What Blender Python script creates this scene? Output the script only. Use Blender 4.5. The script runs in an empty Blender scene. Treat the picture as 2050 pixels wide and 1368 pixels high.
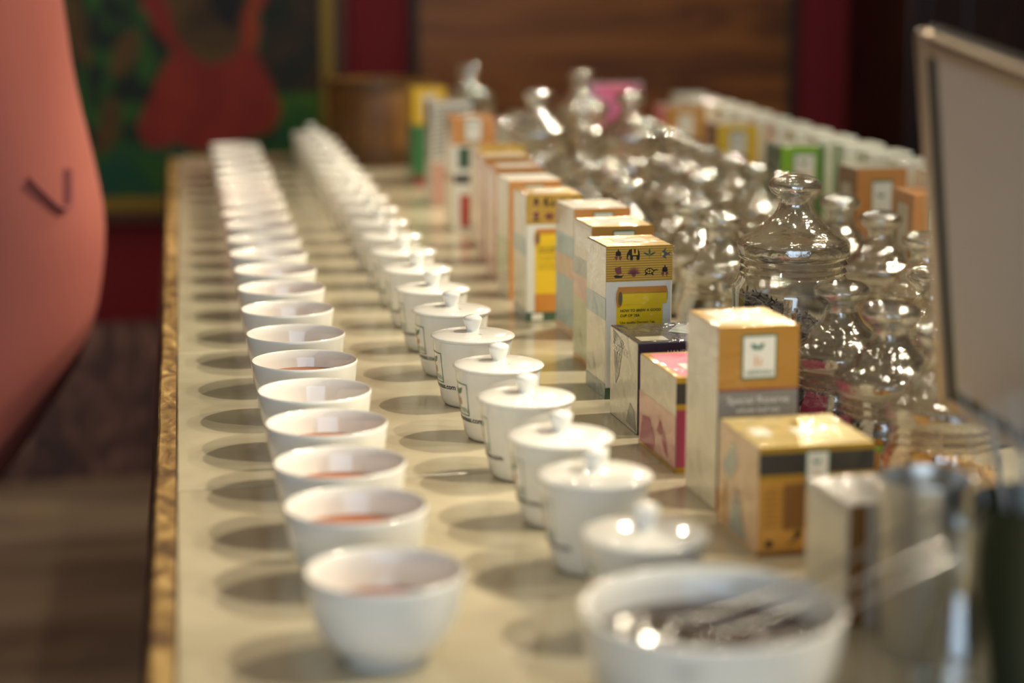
import bpy, bmesh, math, random
from mathutils import Vector, Matrix, noise

# ------------------------------------------------------------------ camera, world, lights, exposure
sc = bpy.context.scene
COL = sc.collection
random.seed(7)
R = math.radians

CAM_H, YAW, PITCH = 0.3967, 0.1754, 0.192
cam_data = bpy.data.cameras.new('camera')
cam_data.sensor_width = 36.0
cam_data.lens = 70.0
cam_data.clip_start = 0.02
cam_data.dof.use_dof = True
cam_data.dof.focus_distance = 1.745
cam_data.dof.aperture_fstop = 2.8
cam = bpy.data.objects.new('camera', cam_data)
cam.location = (0, 0, CAM_H)
cam.rotation_euler = (math.pi / 2 - PITCH, 0, -YAW)
COL.objects.link(cam)
sc.camera = cam

world = bpy.data.worlds.new('world')
sc.world = world
world.use_nodes = True
bg = world.node_tree.nodes['Background']
bg.inputs[0].default_value = (1.0, 0.84, 0.66, 1)
bg.inputs[1].default_value = 0.03

# Every lamp hangs above the frame; the photograph shows them by what they do: hard shadows thrown to the left from
# two rows of spots, dots of ceiling lamps in every bowl and jar, two streaks on the mug lids from the far side, and
# cool daylight on whatever stands nearest the viewer.
WARM = (1.0, 0.87, 0.64)
def spot(name, loc, target, power, size, radius, blend=0.5):
    l = bpy.data.lights.new(name, 'SPOT')
    l.energy = power; l.color = WARM; l.spot_size = R(size); l.spot_blend = blend; l.shadow_soft_size = radius
    o = bpy.data.objects.new(name, l); o.location = loc
    o.rotation_euler = (Vector(target) - Vector(loc)).to_track_quat('-Z', 'Y').to_euler()
    COL.objects.link(o)

for k, yy in enumerate((0.95, 1.75, 2.55, 3.35)):              # track of spots along the right of the table
    spot('near_track_spot_%d_offscreen' % (k + 1), (1.15, yy, 1.28), (0.22, yy, 0.0), 78, 56, 0.018)
for k, yy in enumerate((1.2, 1.8, 2.4, 3.0, 3.6)):             # second track, farther right
    spot('far_track_spot_%d_offscreen' % (k + 1), (1.8, yy, 1.6), (0.68, yy, 0.0), 56, 40, 0.022)
for k in range(12):                                            # regular grid of recessed ceiling lamps, all alike
    gx, gy = -0.75 + 1.35 * (k % 3), 0.5 + 1.15 * (k // 3)
    spot('ceiling_lamp_%d_offscreen' % (k + 1), (gx, gy, 1.97), (gx, gy, 0.0), 8.5, 130, 0.03, 0.3)
for k, (lx, lz) in enumerate(((0.98, 1.05), (1.4, 1.2))):      # pair of lamps high on the far wall
    spot('far_wall_lamp_%d_offscreen' % (k + 1), (lx, 4.4, lz), (0.30 + 0.25 * lx, 2.0, 0.0), 26, 55, 0.03)

win = bpy.data.lights.new('window_behind_offscreen', 'AREA')
win.shape = 'RECTANGLE'; win.size = 4.0; win.size_y = 2.0; win.energy = 98; win.color = (0.62, 0.80, 1.0)
wo = bpy.data.objects.new('window_behind_offscreen', win); wo.location = (-0.6, -3.6, 0.85)
wo.rotation_euler = (math.pi / 2, 0, 0)
COL.objects.link(wo)

vs = sc.view_settings
vs.view_transform = 'Standard'; vs.look = 'None'; vs.gamma = 1.0; vs.use_curve_mapping = False
vs.exposure = -0.02
sc.cycles.max_bounces = 10
sc.cycles.transparent_max_bounces = 64
sc.cycles.sample_clamp_indirect = 8.0
sc.cycles.caustics_reflective = False
sc.cycles.caustics_refractive = False

# ------------------------------------------------------------------ helpers
def lin(c):
    c = c / 255.0
    return c / 12.92 if c <= 0.04045 else ((c + 0.055) / 1.055) ** 2.4

def rgb(r, g, b):
    return (lin(r), lin(g), lin(b), 1.0)

MATS = {}

def new_mat(name):
    m = bpy.data.materials.new(name); m.use_nodes = True
    nt = m.node_tree
    return m, nt, nt.nodes['Principled BSDF']

def mat(name, col, rough=0.5, metal=0.0, coat=0.0, bump=0.0, scale=60.0, vary=0.0, spec=0.5, wrap=0.0):
    if name in MATS:
        return MATS[name]
    m, nt, p = new_mat(name)
    p.inputs['Base Color'].default_value = col
    p.inputs['Roughness'].default_value = rough
    p.inputs['Metallic'].default_value = metal
    p.inputs['Specular IOR Level'].default_value = spec
    p.inputs['Coat Weight'].default_value = coat
    p.inputs['Coat Roughness'].default_value = 0.06
    tc = nt.nodes.new('ShaderNodeTexCoord')
    if vary > 0:
        n = nt.nodes.new('ShaderNodeTexNoise'); n.inputs['Scale'].default_value = scale; n.inputs['Detail'].default_value = 5
        nt.links.new(tc.outputs['Object'], n.inputs['Vector'])
        mx = nt.nodes.new('ShaderNodeMix'); mx.data_type = 'RGBA'
        mx.inputs[6].default_value = [c * (1 - vary) for c in col[:3]] + [1]
        mx.inputs[7].default_value = [min(1, c * (1 + vary)) for c in col[:3]] + [1]
        nt.links.new(n.outputs['Fac'], mx.inputs[0]); nt.links.new(mx.outputs[2], p.inputs['Base Color'])
    if bump > 0:
        n = nt.nodes.new('ShaderNodeTexNoise'); n.inputs['Scale'].default_value = scale; n.inputs['Detail'].default_value = 4
        nt.links.new(tc.outputs['Object'], n.inputs['Vector'])
        b = nt.nodes.new('ShaderNodeBump'); b.inputs['Strength'].default_value = bump; b.inputs['Distance'].default_value = 0.004
        nt.links.new(n.outputs['Fac'], b.inputs['Height']); nt.links.new(b.outputs['Normal'], p.inputs['Normal'])
    if wrap > 0:      # crinkled cellophane over the print
        n = nt.nodes.new('ShaderNodeTexNoise'); n.inputs['Scale'].default_value = 20; n.inputs['Detail'].default_value = 2
        n.inputs['Distortion'].default_value = 2.5
        nt.links.new(tc.outputs['Object'], n.inputs['Vector'])
        b = nt.nodes.new('ShaderNodeBump'); b.inputs['Strength'].default_value = wrap; b.inputs['Distance'].default_value = 0.006
        nt.links.new(n.outputs['Fac'], b.inputs['Height']); nt.links.new(b.outputs['Normal'], p.inputs['Coat Normal'])
    MATS[name] = m
    return m

def paper(name, r, g, b, metal=0.0, rough=0.45, wrap=0.3):
    return mat(name, rgb(r, g, b), rough, metal, coat=0.9, wrap=wrap)

def glass_mat(name, tint=(0.985, 0.985, 0.97), edge=(0.70, 0.71, 0.62), refl=0.23):
    if name in MATS:
        return MATS[name]
    m = bpy.data.materials.new(name); m.use_nodes = True
    nt = m.node_tree; nt.nodes.clear()
    out = nt.nodes.new('ShaderNodeOutputMaterial')
    mix = nt.nodes.new('ShaderNodeMixShader'); tr = nt.nodes.new('ShaderNodeBsdfTransparent'); gl = nt.nodes.new('ShaderNodeBsdfGlossy')
    gl.inputs['Roughness'].default_value = 0.055
    nz = nt.nodes.new('ShaderNodeTexNoise'); nz.inputs['Scale'].default_value = 45; nz.inputs['Detail'].default_value = 1
    bp = nt.nodes.new('ShaderNodeBump'); bp.inputs['Strength'].default_value = 0.22; bp.inputs['Distance'].default_value = 0.003
    tc = nt.nodes.new('ShaderNodeTexCoord'); nt.links.new(tc.outputs['Object'], nz.inputs['Vector']); nt.links.new(nz.outputs['Fac'], bp.inputs['Height']); nt.links.new(bp.outputs['Normal'], gl.inputs['Normal'])
    lw = nt.nodes.new('ShaderNodeLayerWeight'); lw.inputs['Blend'].default_value = 0.5
    pw = nt.nodes.new('ShaderNodeMath'); pw.operation = 'POWER'; pw.inputs[1].default_value = 4.0
    ma = nt.nodes.new('ShaderNodeMath'); ma.operation = 'MULTIPLY_ADD'; ma.inputs[1].default_value = 0.85; ma.inputs[2].default_value = refl
    ma.use_clamp = True
    p2 = nt.nodes.new('ShaderNodeMath'); p2.operation = 'POWER'; p2.inputs[1].default_value = 3.0
    cm = nt.nodes.new('ShaderNodeMix'); cm.data_type = 'RGBA'
    cm.inputs[6].default_value = (*tint, 1); cm.inputs[7].default_value = (*edge, 1)
    L = nt.links.new
    L(lw.outputs['Facing'], pw.inputs[0]); L(pw.outputs[0], ma.inputs[0]); L(ma.outputs[0], mix.inputs[0])
    L(lw.outputs['Facing'], p2.inputs[0]); L(p2.outputs[0], cm.inputs[0]); L(cm.outputs[2], tr.inputs['Color'])
    L(tr.outputs[0], mix.inputs[1]); L(gl.outputs[0], mix.inputs[2]); L(mix.outputs[0], out.inputs['Surface'])
    MATS[name] = m
    return m

ORD = ['first', 'second', 'third', 'fourth', 'fifth', 'sixth', 'seventh', 'eighth', 'ninth', 'tenth', 'eleventh', 'twelfth', 'thirteenth', 'fourteenth', 'fifteenth', 'sixteenth', 'seventeenth', 'eighteenth', 'nineteenth', 'twentieth', 'twenty-first', 'twenty-second']
def tag(o, label=None, cat=None, group=None, kind=None):
    if label: o['label'] = label
    if cat: o['category'] = cat
    if group: o['group'] = group
    if kind: o['kind'] = kind
    return o

def mobj(name, me, m=None, parent=None, loc=None):
    o = bpy.data.objects.new(name, me); COL.objects.link(o)
    if m is not None and len(me.materials) == 0: me.materials.append(m)
    if parent is not None: o.parent = parent
    if loc is not None: o.location = loc
    return o

def empty(name, loc=(0, 0, 0), rz=0.0):
    o = bpy.data.objects.new(name, None); COL.objects.link(o)
    o.location = loc; o.rotation_euler = (0, 0, rz); o.empty_display_size = 0.02
    return o

def bm_mesh(name, bm, smooth=False, angle=35):
    me = bpy.data.meshes.new(name); bm.normal_update(); bm.to_mesh(me); bm.free()
    if smooth:
        me.shade_smooth(); me.set_sharp_from_angle(angle=R(angle))
    return me

def pyd(name, v, f, smooth=False, angle=35):
    me = bpy.data.meshes.new(name); me.from_pydata(v, [], f); me.update()
    if smooth:
        me.shade_smooth(); me.set_sharp_from_angle(angle=R(angle))
    return me

def box_bm(bm, x0, x1, y0, y1, z0, z1, bevel=0.0, seg=2):
    r = bmesh.ops.create_cube(bm, size=1.0)
    for v in r['verts']:
        v.co = Vector(((x0 + x1) / 2 + v.co.x * (x1 - x0), (y0 + y1) / 2 + v.co.y * (y1 - y0), (z0 + z1) / 2 + v.co.z * (z1 - z0)))
    if bevel > 0:
        es = list({e for v in r['verts'] for e in v.link_edges})
        bmesh.ops.bevel(bm, geom=es, offset=bevel, segments=seg, affect='EDGES', profile=0.5)

def box_mesh(name, x0, x1, y0, y1, z0, z1, bevel=0.0, seg=2):
    bm = bmesh.new(); box_bm(bm, x0, x1, y0, y1, z0, z1, bevel, seg)
    return bm_mesh(name, bm)

def lathe(name, prof, n=48, angle=40, sx=1.0):
    """revolve (r, z) points; r == 0 closes to a pole"""
    v, f, rings = [], [], []
    for r, z in prof:
        if r <= 1e-6:
            rings.append([len(v)]); v.append((0, 0, z))
        else:
            rings.append(list(range(len(v), len(v) + n)))
            v += [(r * math.cos(2 * math.pi * i / n), r * math.sin(2 * math.pi * i / n), z) for i in range(n)]
    for a, b in zip(rings, rings[1:]):
        for i in range(n):
            j = (i + 1) % n
            if len(a) == 1 and len(b) == 1: continue
            if len(a) == 1: f.append((a[0], b[j], b[i]))
            elif len(b) == 1: f.append((a[i], a[j], b[0]))
            else: f.append((a[i], a[j], b[j], b[i]))
    return pyd(name, v, f, True, angle)

def spline(pts, k=4):
    """smooth a polyline of tuples with Catmull-Rom"""
    out = []
    P = [Vector(p) for p in pts]
    for i in range(len(P) - 1):
        p0 = P[max(i - 1, 0)]; p1 = P[i]; p2 = P[i + 1]; p3 = P[min(i + 2, len(P) - 1)]
        for s in range(k):
            t = s / k
            out.append(0.5 * ((2 * p1) + (p2 - p0) * t + (2 * p0 - 5 * p1 + 4 * p2 - p3) * t * t + (3 * p1 - p0 - 3 * p2 + p3) * t ** 3))
    out.append(P[-1])
    return out

def tube(name, pts, rad, n=10, flat=1.0, cap=True):
    v, f = [], []
    P = [Vector(p) for p in pts]
    for i, p in enumerate(P):
        d = (P[min(i + 1, len(P) - 1)] - P[max(i - 1, 0)]).normalized()
        s = d.cross(Vector((0, 0, 1)))
        if s.length < 1e-4: s = Vector((1, 0, 0))
        s.normalize(); u = s.cross(d)
        r = rad[i] if isinstance(rad, (list, tuple)) else rad
        for k in range(n):
            a = 2 * math.pi * k / n
            v.append(tuple(p + s * r * math.cos(a) + u * r * flat * math.sin(a)))
    for i in range(len(P) - 1):
        for k in range(n):
            f.append((i * n + k, i * n + (k + 1) % n, (i + 1) * n + (k + 1) % n, (i + 1) * n + k))
    if cap:
        f.append(tuple(range(n - 1, -1, -1))); f.append(tuple((len(P) - 1) * n + k for k in range(n)))
    return pyd(name, v, f, True, 50)

def copy_tree(o, parent=None):
    c = o.copy(); COL.objects.link(c); c.parent = parent
    for ch in list(o.children): copy_tree(ch, c)
    return c

def text_mesh(body, size, align='LEFT', bold=0.0):
    cu = bpy.data.curves.new('lettering', 'FONT'); cu.body = body; cu.size = size; cu.align_x = align; cu.align_y = 'BOTTOM_BASELINE'
    cu.resolution_u = 3; cu.offset = bold
    o = bpy.data.objects.new('lettering_tmp', cu); COL.objects.link(o)
    bpy.context.view_layer.update()
    me = bpy.data.meshes.new_from_object(o.evaluated_get(bpy.context.evaluated_depsgraph_get()))
    bpy.data.objects.remove(o); bpy.data.curves.remove(cu)
    me.materials.clear()
    return me

# ------------------------------------------------------------------ materials of the setting
def floor_mat():
    m, nt, p = new_mat('floor_stone')
    tc = nt.nodes.new('ShaderNodeTexCoord')
    n = nt.nodes.new('ShaderNodeTexNoise'); n.inputs['Scale'].default_value = 2.2; n.inputs['Detail'].default_value = 6
    mp = nt.nodes.new('ShaderNodeMapping'); mp.inputs['Scale'].default_value = (0.7, 2.2, 1)
    cr = nt.nodes.new('ShaderNodeValToRGB')
    cr.color_ramp.elements[0].position = 0.3; cr.color_ramp.elements[0].color = rgb(140, 116, 100)
    cr.color_ramp.elements[1].position = 0.7; cr.color_ramp.elements[1].color = rgb(206, 184, 154)
    L = nt.links.new
    L(tc.outputs['Object'], mp.inputs[0]); L(mp.outputs[0], n.inputs['Vector']); L(n.outputs['Fac'], cr.inputs[0]); L(cr.outputs[0], p.inputs['Base Color'])
    p.inputs['Roughness'].default_value = 0.35
    return m

def plinth_mat():
    m, nt, p = new_mat('plinth_stone')
    tc = nt.nodes.new('ShaderNodeTexCoord')
    n = nt.nodes.new('ShaderNodeTexNoise'); n.inputs['Scale'].default_value = 11; n.inputs['Detail'].default_value = 7; n.inputs['Distortion'].default_value = 1.4
    mp = nt.nodes.new('ShaderNodeMapping'); mp.inputs['Scale'].default_value = (1.3, 1, 0.75); mp.inputs['Rotation'].default_value = (0, 0.4, 0)
    cr = nt.nodes.new('ShaderNodeValToRGB')
    e = cr.color_ramp.elements
    e[0].position = 0.36; e[0].color = rgb(74, 48, 44)
    e[1].position = 0.72; e[1].color = rgb(190, 142, 122)
    x = e.new(0.52); x.color = rgb(120, 80, 68)
    L = nt.links.new
    L(tc.outputs['Object'], mp.inputs[0]); L(mp.outputs[0], n.inputs['Vector']); L(n.outputs['Fac'], cr.inputs[0]); L(cr.outputs[0], p.inputs['Base Color'])
    p.inputs['Roughness'].default_value = 0.4
    return m

def wood_mat(name, dark, mid, light, scale=3.0, stretch=(1, 1, 9), rough=0.5, dist=1.5, lo=0.32, hi=0.7):
    if name in MATS: return MATS[name]
    m, nt, p = new_mat(name)
    tc = nt.nodes.new('ShaderNodeTexCoord')
    n = nt.nodes.new('ShaderNodeTexNoise'); n.inputs['Scale'].default_value = scale; n.inputs['Detail'].default_value = 6; n.inputs['Distortion'].default_value = dist
    mp = nt.nodes.new('ShaderNodeMapping'); mp.inputs['Scale'].default_value = stretch
    cr = nt.nodes.new('ShaderNodeValToRGB'); e = cr.color_ramp.elements
    e[0].position = lo; e[0].color = dark; e[1].position = hi; e[1].color = light
    x = e.new((lo + hi) / 2); x.color = mid
    b = nt.nodes.new('ShaderNodeBump'); b.inputs['Strength'].default_value = 0.25; b.inputs['Distance'].default_value = 0.003
    L = nt.links.new
    L(tc.outputs['Object'], mp.inputs[0]); L(mp.outputs[0], n.inputs['Vector']); L(n.outputs['Fac'], cr.inputs[0]); L(cr.outputs[0], p.inputs['Base Color'])
    L(n.outputs['Fac'], b.inputs['Height']); L(b.outputs['Normal'], p.inputs['Normal'])
    p.inputs['Roughness'].default_value = rough
    MATS[name] = m
    return m

def tile_mat():
    m, nt, p = new_mat('cream_tile')
    tc = nt.nodes.new('ShaderNodeTexCoord')
    n = nt.nodes.new('ShaderNodeTexNoise'); n.inputs['Scale'].default_value = 16; n.inputs['Detail'].default_value = 8
    n2 = nt.nodes.new('ShaderNodeTexNoise'); n2.inputs['Scale'].default_value = 420; n2.inputs['Detail'].default_value = 2
    cr = nt.nodes.new('ShaderNodeValToRGB'); e = cr.color_ramp.elements
    e[0].position = 0.3; e[0].color = rgb(170, 161, 138); e[1].position = 0.75; e[1].color = rgb(190, 181, 158)
    b = nt.nodes.new('ShaderNodeBump'); b.inputs['Strength'].default_value = 0.06; b.inputs['Distance'].default_value = 0.001
    L = nt.links.new
    L(tc.outputs['Object'], n.inputs['Vector']); L(tc.outputs['Object'], n2.inputs['Vector']); L(n.outputs['Fac'], cr.inputs[0]); L(cr.outputs[0], p.inputs['Base Color'])
    L(n2.outputs['Fac'], b.inputs['Height']); L(b.outputs['Normal'], p.inputs['Normal'])
    p.inputs['Roughness'].default_value = 0.13
    p.inputs['Specular IOR Level'].default_value = 0.55
    return m

# ------------------------------------------------------------------ room
FLOOR = -0.85
WALL_Y = 4.80
o = mobj('floor', box_mesh('floor', -3.5, 4.5, -3.7, 5.0, FLOOR - 0.05, FLOOR), floor_mat()); tag(o, kind='structure')
red = mat('red_wall', rgb(132, 20, 28), 0.75, bump=0.1, scale=90, vary=0.06)
o = mobj('wall_back', box_mesh('wall_back', -3.5, 4.5, WALL_Y, WALL_Y + 0.12, FLOOR, 2.2), red); tag(o, kind='structure')
o = mobj('baseboard_back', box_mesh('baseboard_back', -3.5, 1.68, WALL_Y - 0.03, WALL_Y - 0.001, FLOOR, -0.47, 0.004), plinth_mat()); tag(o, kind='structure')

o = mobj('ceiling', box_mesh('ceiling', -3.5, 4.5, -3.7, 4.95, 2.0, 2.08), mat('ceiling_paint', rgb(220, 208, 184), 0.9)); tag(o, kind='structure')

# painting -------------------------------------------------------------------------------------------
def painting():
    root = empty('framed_painting', (0.0, WALL_Y, -0.21))
    tag(root, 'gold-framed painting of a figure in a red dress among green leaves', 'painting')
    PX = 0.001148; PZ = 0.00118
    def pt(u, v): return (-0.35 + u * PX, 0.294 - v * PZ)
    def inpoly(x, y, P):
        c = False; j = len(P) - 1
        for i in range(len(P)):
            if (P[i][1] > y) != (P[j][1] > y) and x < (P[j][0] - P[i][0]) * (y - P[i][1]) / (P[j][1] - P[i][1]) + P[i][0]: c = not c
            j = i
        return c
    dress = [(345, 95), (300, 165), (268, 245), (275, 292), (330, 285), (400, 303), (470, 280), (540, 262), (556, 215), (535, 160), (505, 110), (490, 85), (455, 112), (410, 122), (370, 114)]
    strapr = [(478, 95), (500, 10), (490, -60), (520, -60), (527, 0), (508, 95)]
    strapl = [(345, 115), (300, 60), (285, 10), (300, -60), (330, -60), (325, 10), (340, 55), (372, 110)]
    skin = [(335, -60), (325, 10), (340, 55), (372, 112), (410, 120), (455, 110), (485, 85), (500, 10), (490, -60)]
    hair = [(400, -60), (415, -5), (445, 40), (470, 60), (485, 20), (480, -60)]
    C = dict(dress=(152, 36, 20), dress2=(176, 62, 26), skin=(104, 76, 28), hair=(22, 16, 10), brown=(66, 44, 18), green=(52, 104, 30), teal=(22, 84, 58), dark=(20, 34, 18), ochre=(120, 84, 28), lime=(70, 116, 16))
    def mixc(a, b, t): return tuple(a[i] + (b[i] - a[i]) * t for i in range(3))
    def colour(u, v):
        n = noise.fractal(Vector((u * 0.013, v * 0.013, 0)), 1.0, 2.0, 4)
        n2 = noise.noise(Vector((u * 0.03, v * 0.02, 5)))
        du, dv = u + n * 14, v + n2 * 10
        def ell(a, b, ra, rb): return ((du - a) / ra) ** 2 + ((dv - b) / rb) ** 2 < 1
        if ell(412, -118, 40, 55): return mixc(C['ochre'], C['skin'], 0.4 + n)
        if ell(425, -125, 66, 86): return C['hair']
        if inpoly(du, dv, hair): return C['hair']
        if ell(315, -58, 36, 44) or ell(502, -58, 36, 44): return C['dress']
        if inpoly(du, dv, strapr): return C['dress2']
        if inpoly(du, dv, strapl): return C['dress']
        if inpoly(du, dv, dress):
            k = 0.5 + 0.5 * math.sin(du * 0.055 + dv * 0.01)
            return mixc(C['dress'], C['dress2'], max(0, min(1, 0.35 * k + 0.5 * (n + 0.2))))
        if inpoly(du, dv, skin): return mixc(C['skin'], C['brown'], max(0, min(1, 0.4 + n)))
        for (a, b, ra, rb, an, cc) in ((243, 105, 24, 52, 0.5, 'ochre'), (205, 245, 22, 60, 0.25, 'ochre'), (150, 60, 24, 70, -0.2, 'ochre')):
            x, y = du - a, dv - b
            xr = x * math.cos(an) + y * math.sin(an); yr = -x * math.sin(an) + y * math.cos(an)
            if (xr / ra) ** 2 + (yr / rb) ** 2 < 1: return mixc(C[cc], C['brown'], max(0, min(1, 0.35 + n)))
        if u > 520 and v < 185: return mixc(C['brown'], C['dark'], max(0, min(1, 0.35 + n)))
        if u > 545 and v < 330: return mixc(C['lime'], C['teal'], max(0, min(1, 0.3 + 1.2 * n)))
        if v > 285: return mixc(C['teal'], C['green'], max(0, min(1, 0.4 + 1.6 * n)))
        return mixc(C['green'], C['dark'], max(0, min(1, 0.45 + 1.7 * n2)))
    u0, u1, v0, v1 = -260, 640, -420, 392
    NX, NZ = 220, 200
    verts, faces, cols = [], [], []
    for j in range(NZ + 1):
        for i in range(NX + 1):
            u = u0 + (u1 - u0) * i / NX; v = v0 + (v1 - v0) * j / NZ
            x, z = pt(u, v); verts.append((x, -0.022, z + 0.21))
            c = colour(u, v); cols += [lin(c[0]), lin(c[1]), lin(c[2]), 1.0]
    for j in range(NZ):
        for i in range(NX):
            a = j * (NX + 1) + i; faces.append((a, a + NX + 1, a + NX + 2, a + 1))
    me = pyd('canvas', verts, faces)
    at = me.color_attributes.new('paint', 'FLOAT_COLOR', 'POINT'); at.data.foreach_set('color', cols)
    m, nt, p = new_mat('oil_paint')
    vc = nt.nodes.new('ShaderNodeVertexColor'); vc.layer_name = 'paint'
    nt.links.new(vc.outputs['Color'], p.inputs['Base Color']); p.inputs['Roughness'].default_value = 0.6
    mobj('canvas', me, m, root)
    gold = mat('gold_frame', rgb(158, 124, 36), 0.45, 0.3, bump=0.2, scale=120)
    brown = mat('brown_border', rgb(92, 50, 20), 0.5)  # plain brown border running round the gold frame
    xl, zt = pt(u0, v0); xr, zb = pt(u1, v1); zb += 0.21; zt += 0.21
    W = 0.032
    for nm, mm, w0, w1, dep in (('inner_frame', gold, 0.0, W, 0.034), ('outer_border', brown, W, W + 0.03, 0.028)):
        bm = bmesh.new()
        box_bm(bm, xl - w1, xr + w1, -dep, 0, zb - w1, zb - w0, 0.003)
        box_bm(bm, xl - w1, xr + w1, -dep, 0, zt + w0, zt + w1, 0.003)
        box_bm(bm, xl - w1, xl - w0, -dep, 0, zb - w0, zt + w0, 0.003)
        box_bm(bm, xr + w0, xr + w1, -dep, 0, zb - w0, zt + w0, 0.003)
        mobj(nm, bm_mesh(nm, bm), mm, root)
    return root
painting()

# wooden board -----------------------------------------------------------------------------------------
root = empty('wooden_board', (1.08, WALL_Y, -0.35)); tag(root, 'wide orange-brown wood grain board with a narrow dark frame on the red wall', 'board')
bw = wood_mat('board_wood', rgb(104, 56, 18), rgb(156, 92, 32), rgb(180, 112, 46), 1.7, (0.8, 1, 6.5), 0.42, 1.1)
mobj('board_panel', box_mesh('board_panel', -0.46, 0.46, -0.02, 0, 0.02, 1.5), bw, root)
dk = mat('dark_frame', rgb(46, 34, 16), 0.5)
for x0, x1 in ((-0.483, -0.46), (0.46, 0.483)):
    mobj('frame_rail', box_mesh('frame_rail', x0, x1, -0.03, 0, 0, 1.52, 0.003), dk, root)
for z0, z1 in ((0.0, 0.02), (1.5, 1.52)):
    mobj('frame_rail', box_mesh('frame_rail', -0.46, 0.46, -0.03, 0, z0, z1, 0.003), dk, root)

# dark cabinet on the right ----------------------------------------------------------------------------
root = empty('tall_cabinet', (1.70, 4.35, FLOOR)); tag(root, 'tall dark brown wooden cabinet against the red wall', 'cabinet')
cw = wood_mat('cabinet_wood', rgb(26, 12, 8), rgb(44, 22, 14), rgb(62, 34, 20), 3, (5, 1, 1), 0.4)
mobj('body', box_mesh('body', 0.0, 1.6, 0.03, 0.449, 0.0, 2.4, 0.006), cw, root)
for i in range(2):
    x0 = 0.03 + i * 0.78
    d = mobj('door', box_mesh('door', x0, x0 + 0.76, 0.008, 0.03, 0.1, 2.3, 0.004), cw, root)
    for z0, z1 in ((0.2, 0.78), (0.86, 1.26), (1.34, 2.2)):
        mobj('door_panel', box_mesh('door_panel', x0 + 0.09, x0 + 0.67, -0.006, 0.009, z0, z1, 0.006), cw, d)
    xk = x0 + (0.72 if i == 0 else 0.04)
    mobj('knob', lathe('knob', [(0.0, 0.010), (0.012, 0.009), (0.015, 0.005), (0.013, 0.0)], 16), mat('brass', rgb(170, 130, 60), 0.3, 1.0), d).matrix_local = Matrix.Translation((xk, 0.009, 1.05)) @ Matrix.Rotation(R(90), 4, 'X')
root = empty('hanging_picture', (2.30, 4.3395, 0.19)); tag(root, 'beige picture in a thin gold frame hanging on the dark cabinet', 'picture')
mobj('picture_sheet', box_mesh('picture_sheet', -0.27, 0.27, -0.012, 0.004, 0.01, 0.45), mat('beige_sheet', rgb(150, 118, 72), 0.7, vary=0.15, scale=6), root)
for a in ((-0.29, -0.27, 0, 0.46), (0.27, 0.29, 0, 0.46), (-0.27, 0.27, 0, 0.012), (-0.27, 0.27, 0.45, 0.46)):
    mobj('frame_rail', box_mesh('frame_rail', a[0], a[1], -0.018, 0.004, a[2], a[3], 0.002), MATS['gold_frame'], root)

# ------------------------------------------------------------------ table
TY0, TY1, TX1 = 0.55, 4.02, 1.16
def xin(y): return -0.002 + (y - 1.064) * 0.0125
def xout(y): return -0.016 + (y - 1.064) * 0.0115
table = empty('tasting_table', (0.55, 2.2, FLOOR))
tag(table, 'long tasting table topped with cream tiles and edged in worn wood', 'table')
OFF = Vector((0.55, 2.2, FLOOR))
tm = tile_mat()
joints = [TY0] + [1.474 + 0.531 * k for k in range(-1, 5)] + [TY1]
JS = 0.05
cols_x = [None, 0.53, 1.06, TX1]
G = 0.0017
for k in range(len(joints) - 1):
    for c in range(3):
        def corner(xx, yj, last):
            x = xin(yj) if xx is None else xx
            y = yj if last else yj + JS * x
            return x, y
        ya, yb = joints[k], joints[k + 1]
        la, lb = (k == 0), (k == len(joints) - 2)
        x0, x1 = cols_x[c], cols_x[c + 1]
        a = corner(x0, ya, la); b = corner(x1, ya, la); cc = corner(x1, yb, lb); d = corner(x0, yb, lb)
        q = [(a[0] + G, a[1] + G), (b[0] - G, b[1] + G), (cc[0] - G, cc[1] - G), (d[0] + G, d[1] - G)]
        e = 0.0012
        cx = sum(p[0] for p in q) / 4; cy = sum(p[1] for p in q) / 4
        qi = [(p[0] + (e if p[0] < cx else -e), p[1] + (e if p[1] < cy else -e)) for p in q]
        v = [(p[0] - OFF.x, p[1] - OFF.y, -0.012 - OFF.z) for p in q] + [(p[0] - OFF.x, p[1] - OFF.y, -e * 0.7 - OFF.z) for p in q] + [(p[0] - OFF.x, p[1] - OFF.y, -OFF.z) for p in qi]
        f = [(3, 2, 1, 0), (8, 9, 10, 11)] + [(i, (i + 1) % 4, 4 + (i + 1) % 4, 4 + i) for i in range(4)] + [(4 + i, 4 + (i + 1) % 4, 8 + (i + 1) % 4, 8 + i) for i in range(4)]
        mobj('tile', pyd('tile', v, f), tm, table)
grout = mat('grout', rgb(84, 66, 44), 0.9)
v = []
for z in (-0.03, -0.0016):
    v += [(xin(TY0) - OFF.x + 0.0005, TY0 - OFF.y, z - OFF.z), (TX1 - OFF.x, TY0 - OFF.y, z - OFF.z), (TX1 - OFF.x, TY1 - OFF.y, z - OFF.z), (xin(TY1) - OFF.x + 0.0005, TY1 - OFF.y, z - OFF.z)]
mobj('grout_bed', pyd('grout_bed', v, [(3, 2, 1, 0), (4, 5, 6, 7), (0, 1, 5, 4), (1, 2, 6, 5), (2, 3, 7, 6), (3, 0, 4, 7)]), grout, table)
trimw = wood_mat('worn_trim', rgb(78, 54, 24), rgb(134, 104, 56), rgb(186, 156, 98), 24, (2.5, 0.9, 1), 0.55, 0.8, 0.36, 0.68)
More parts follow.
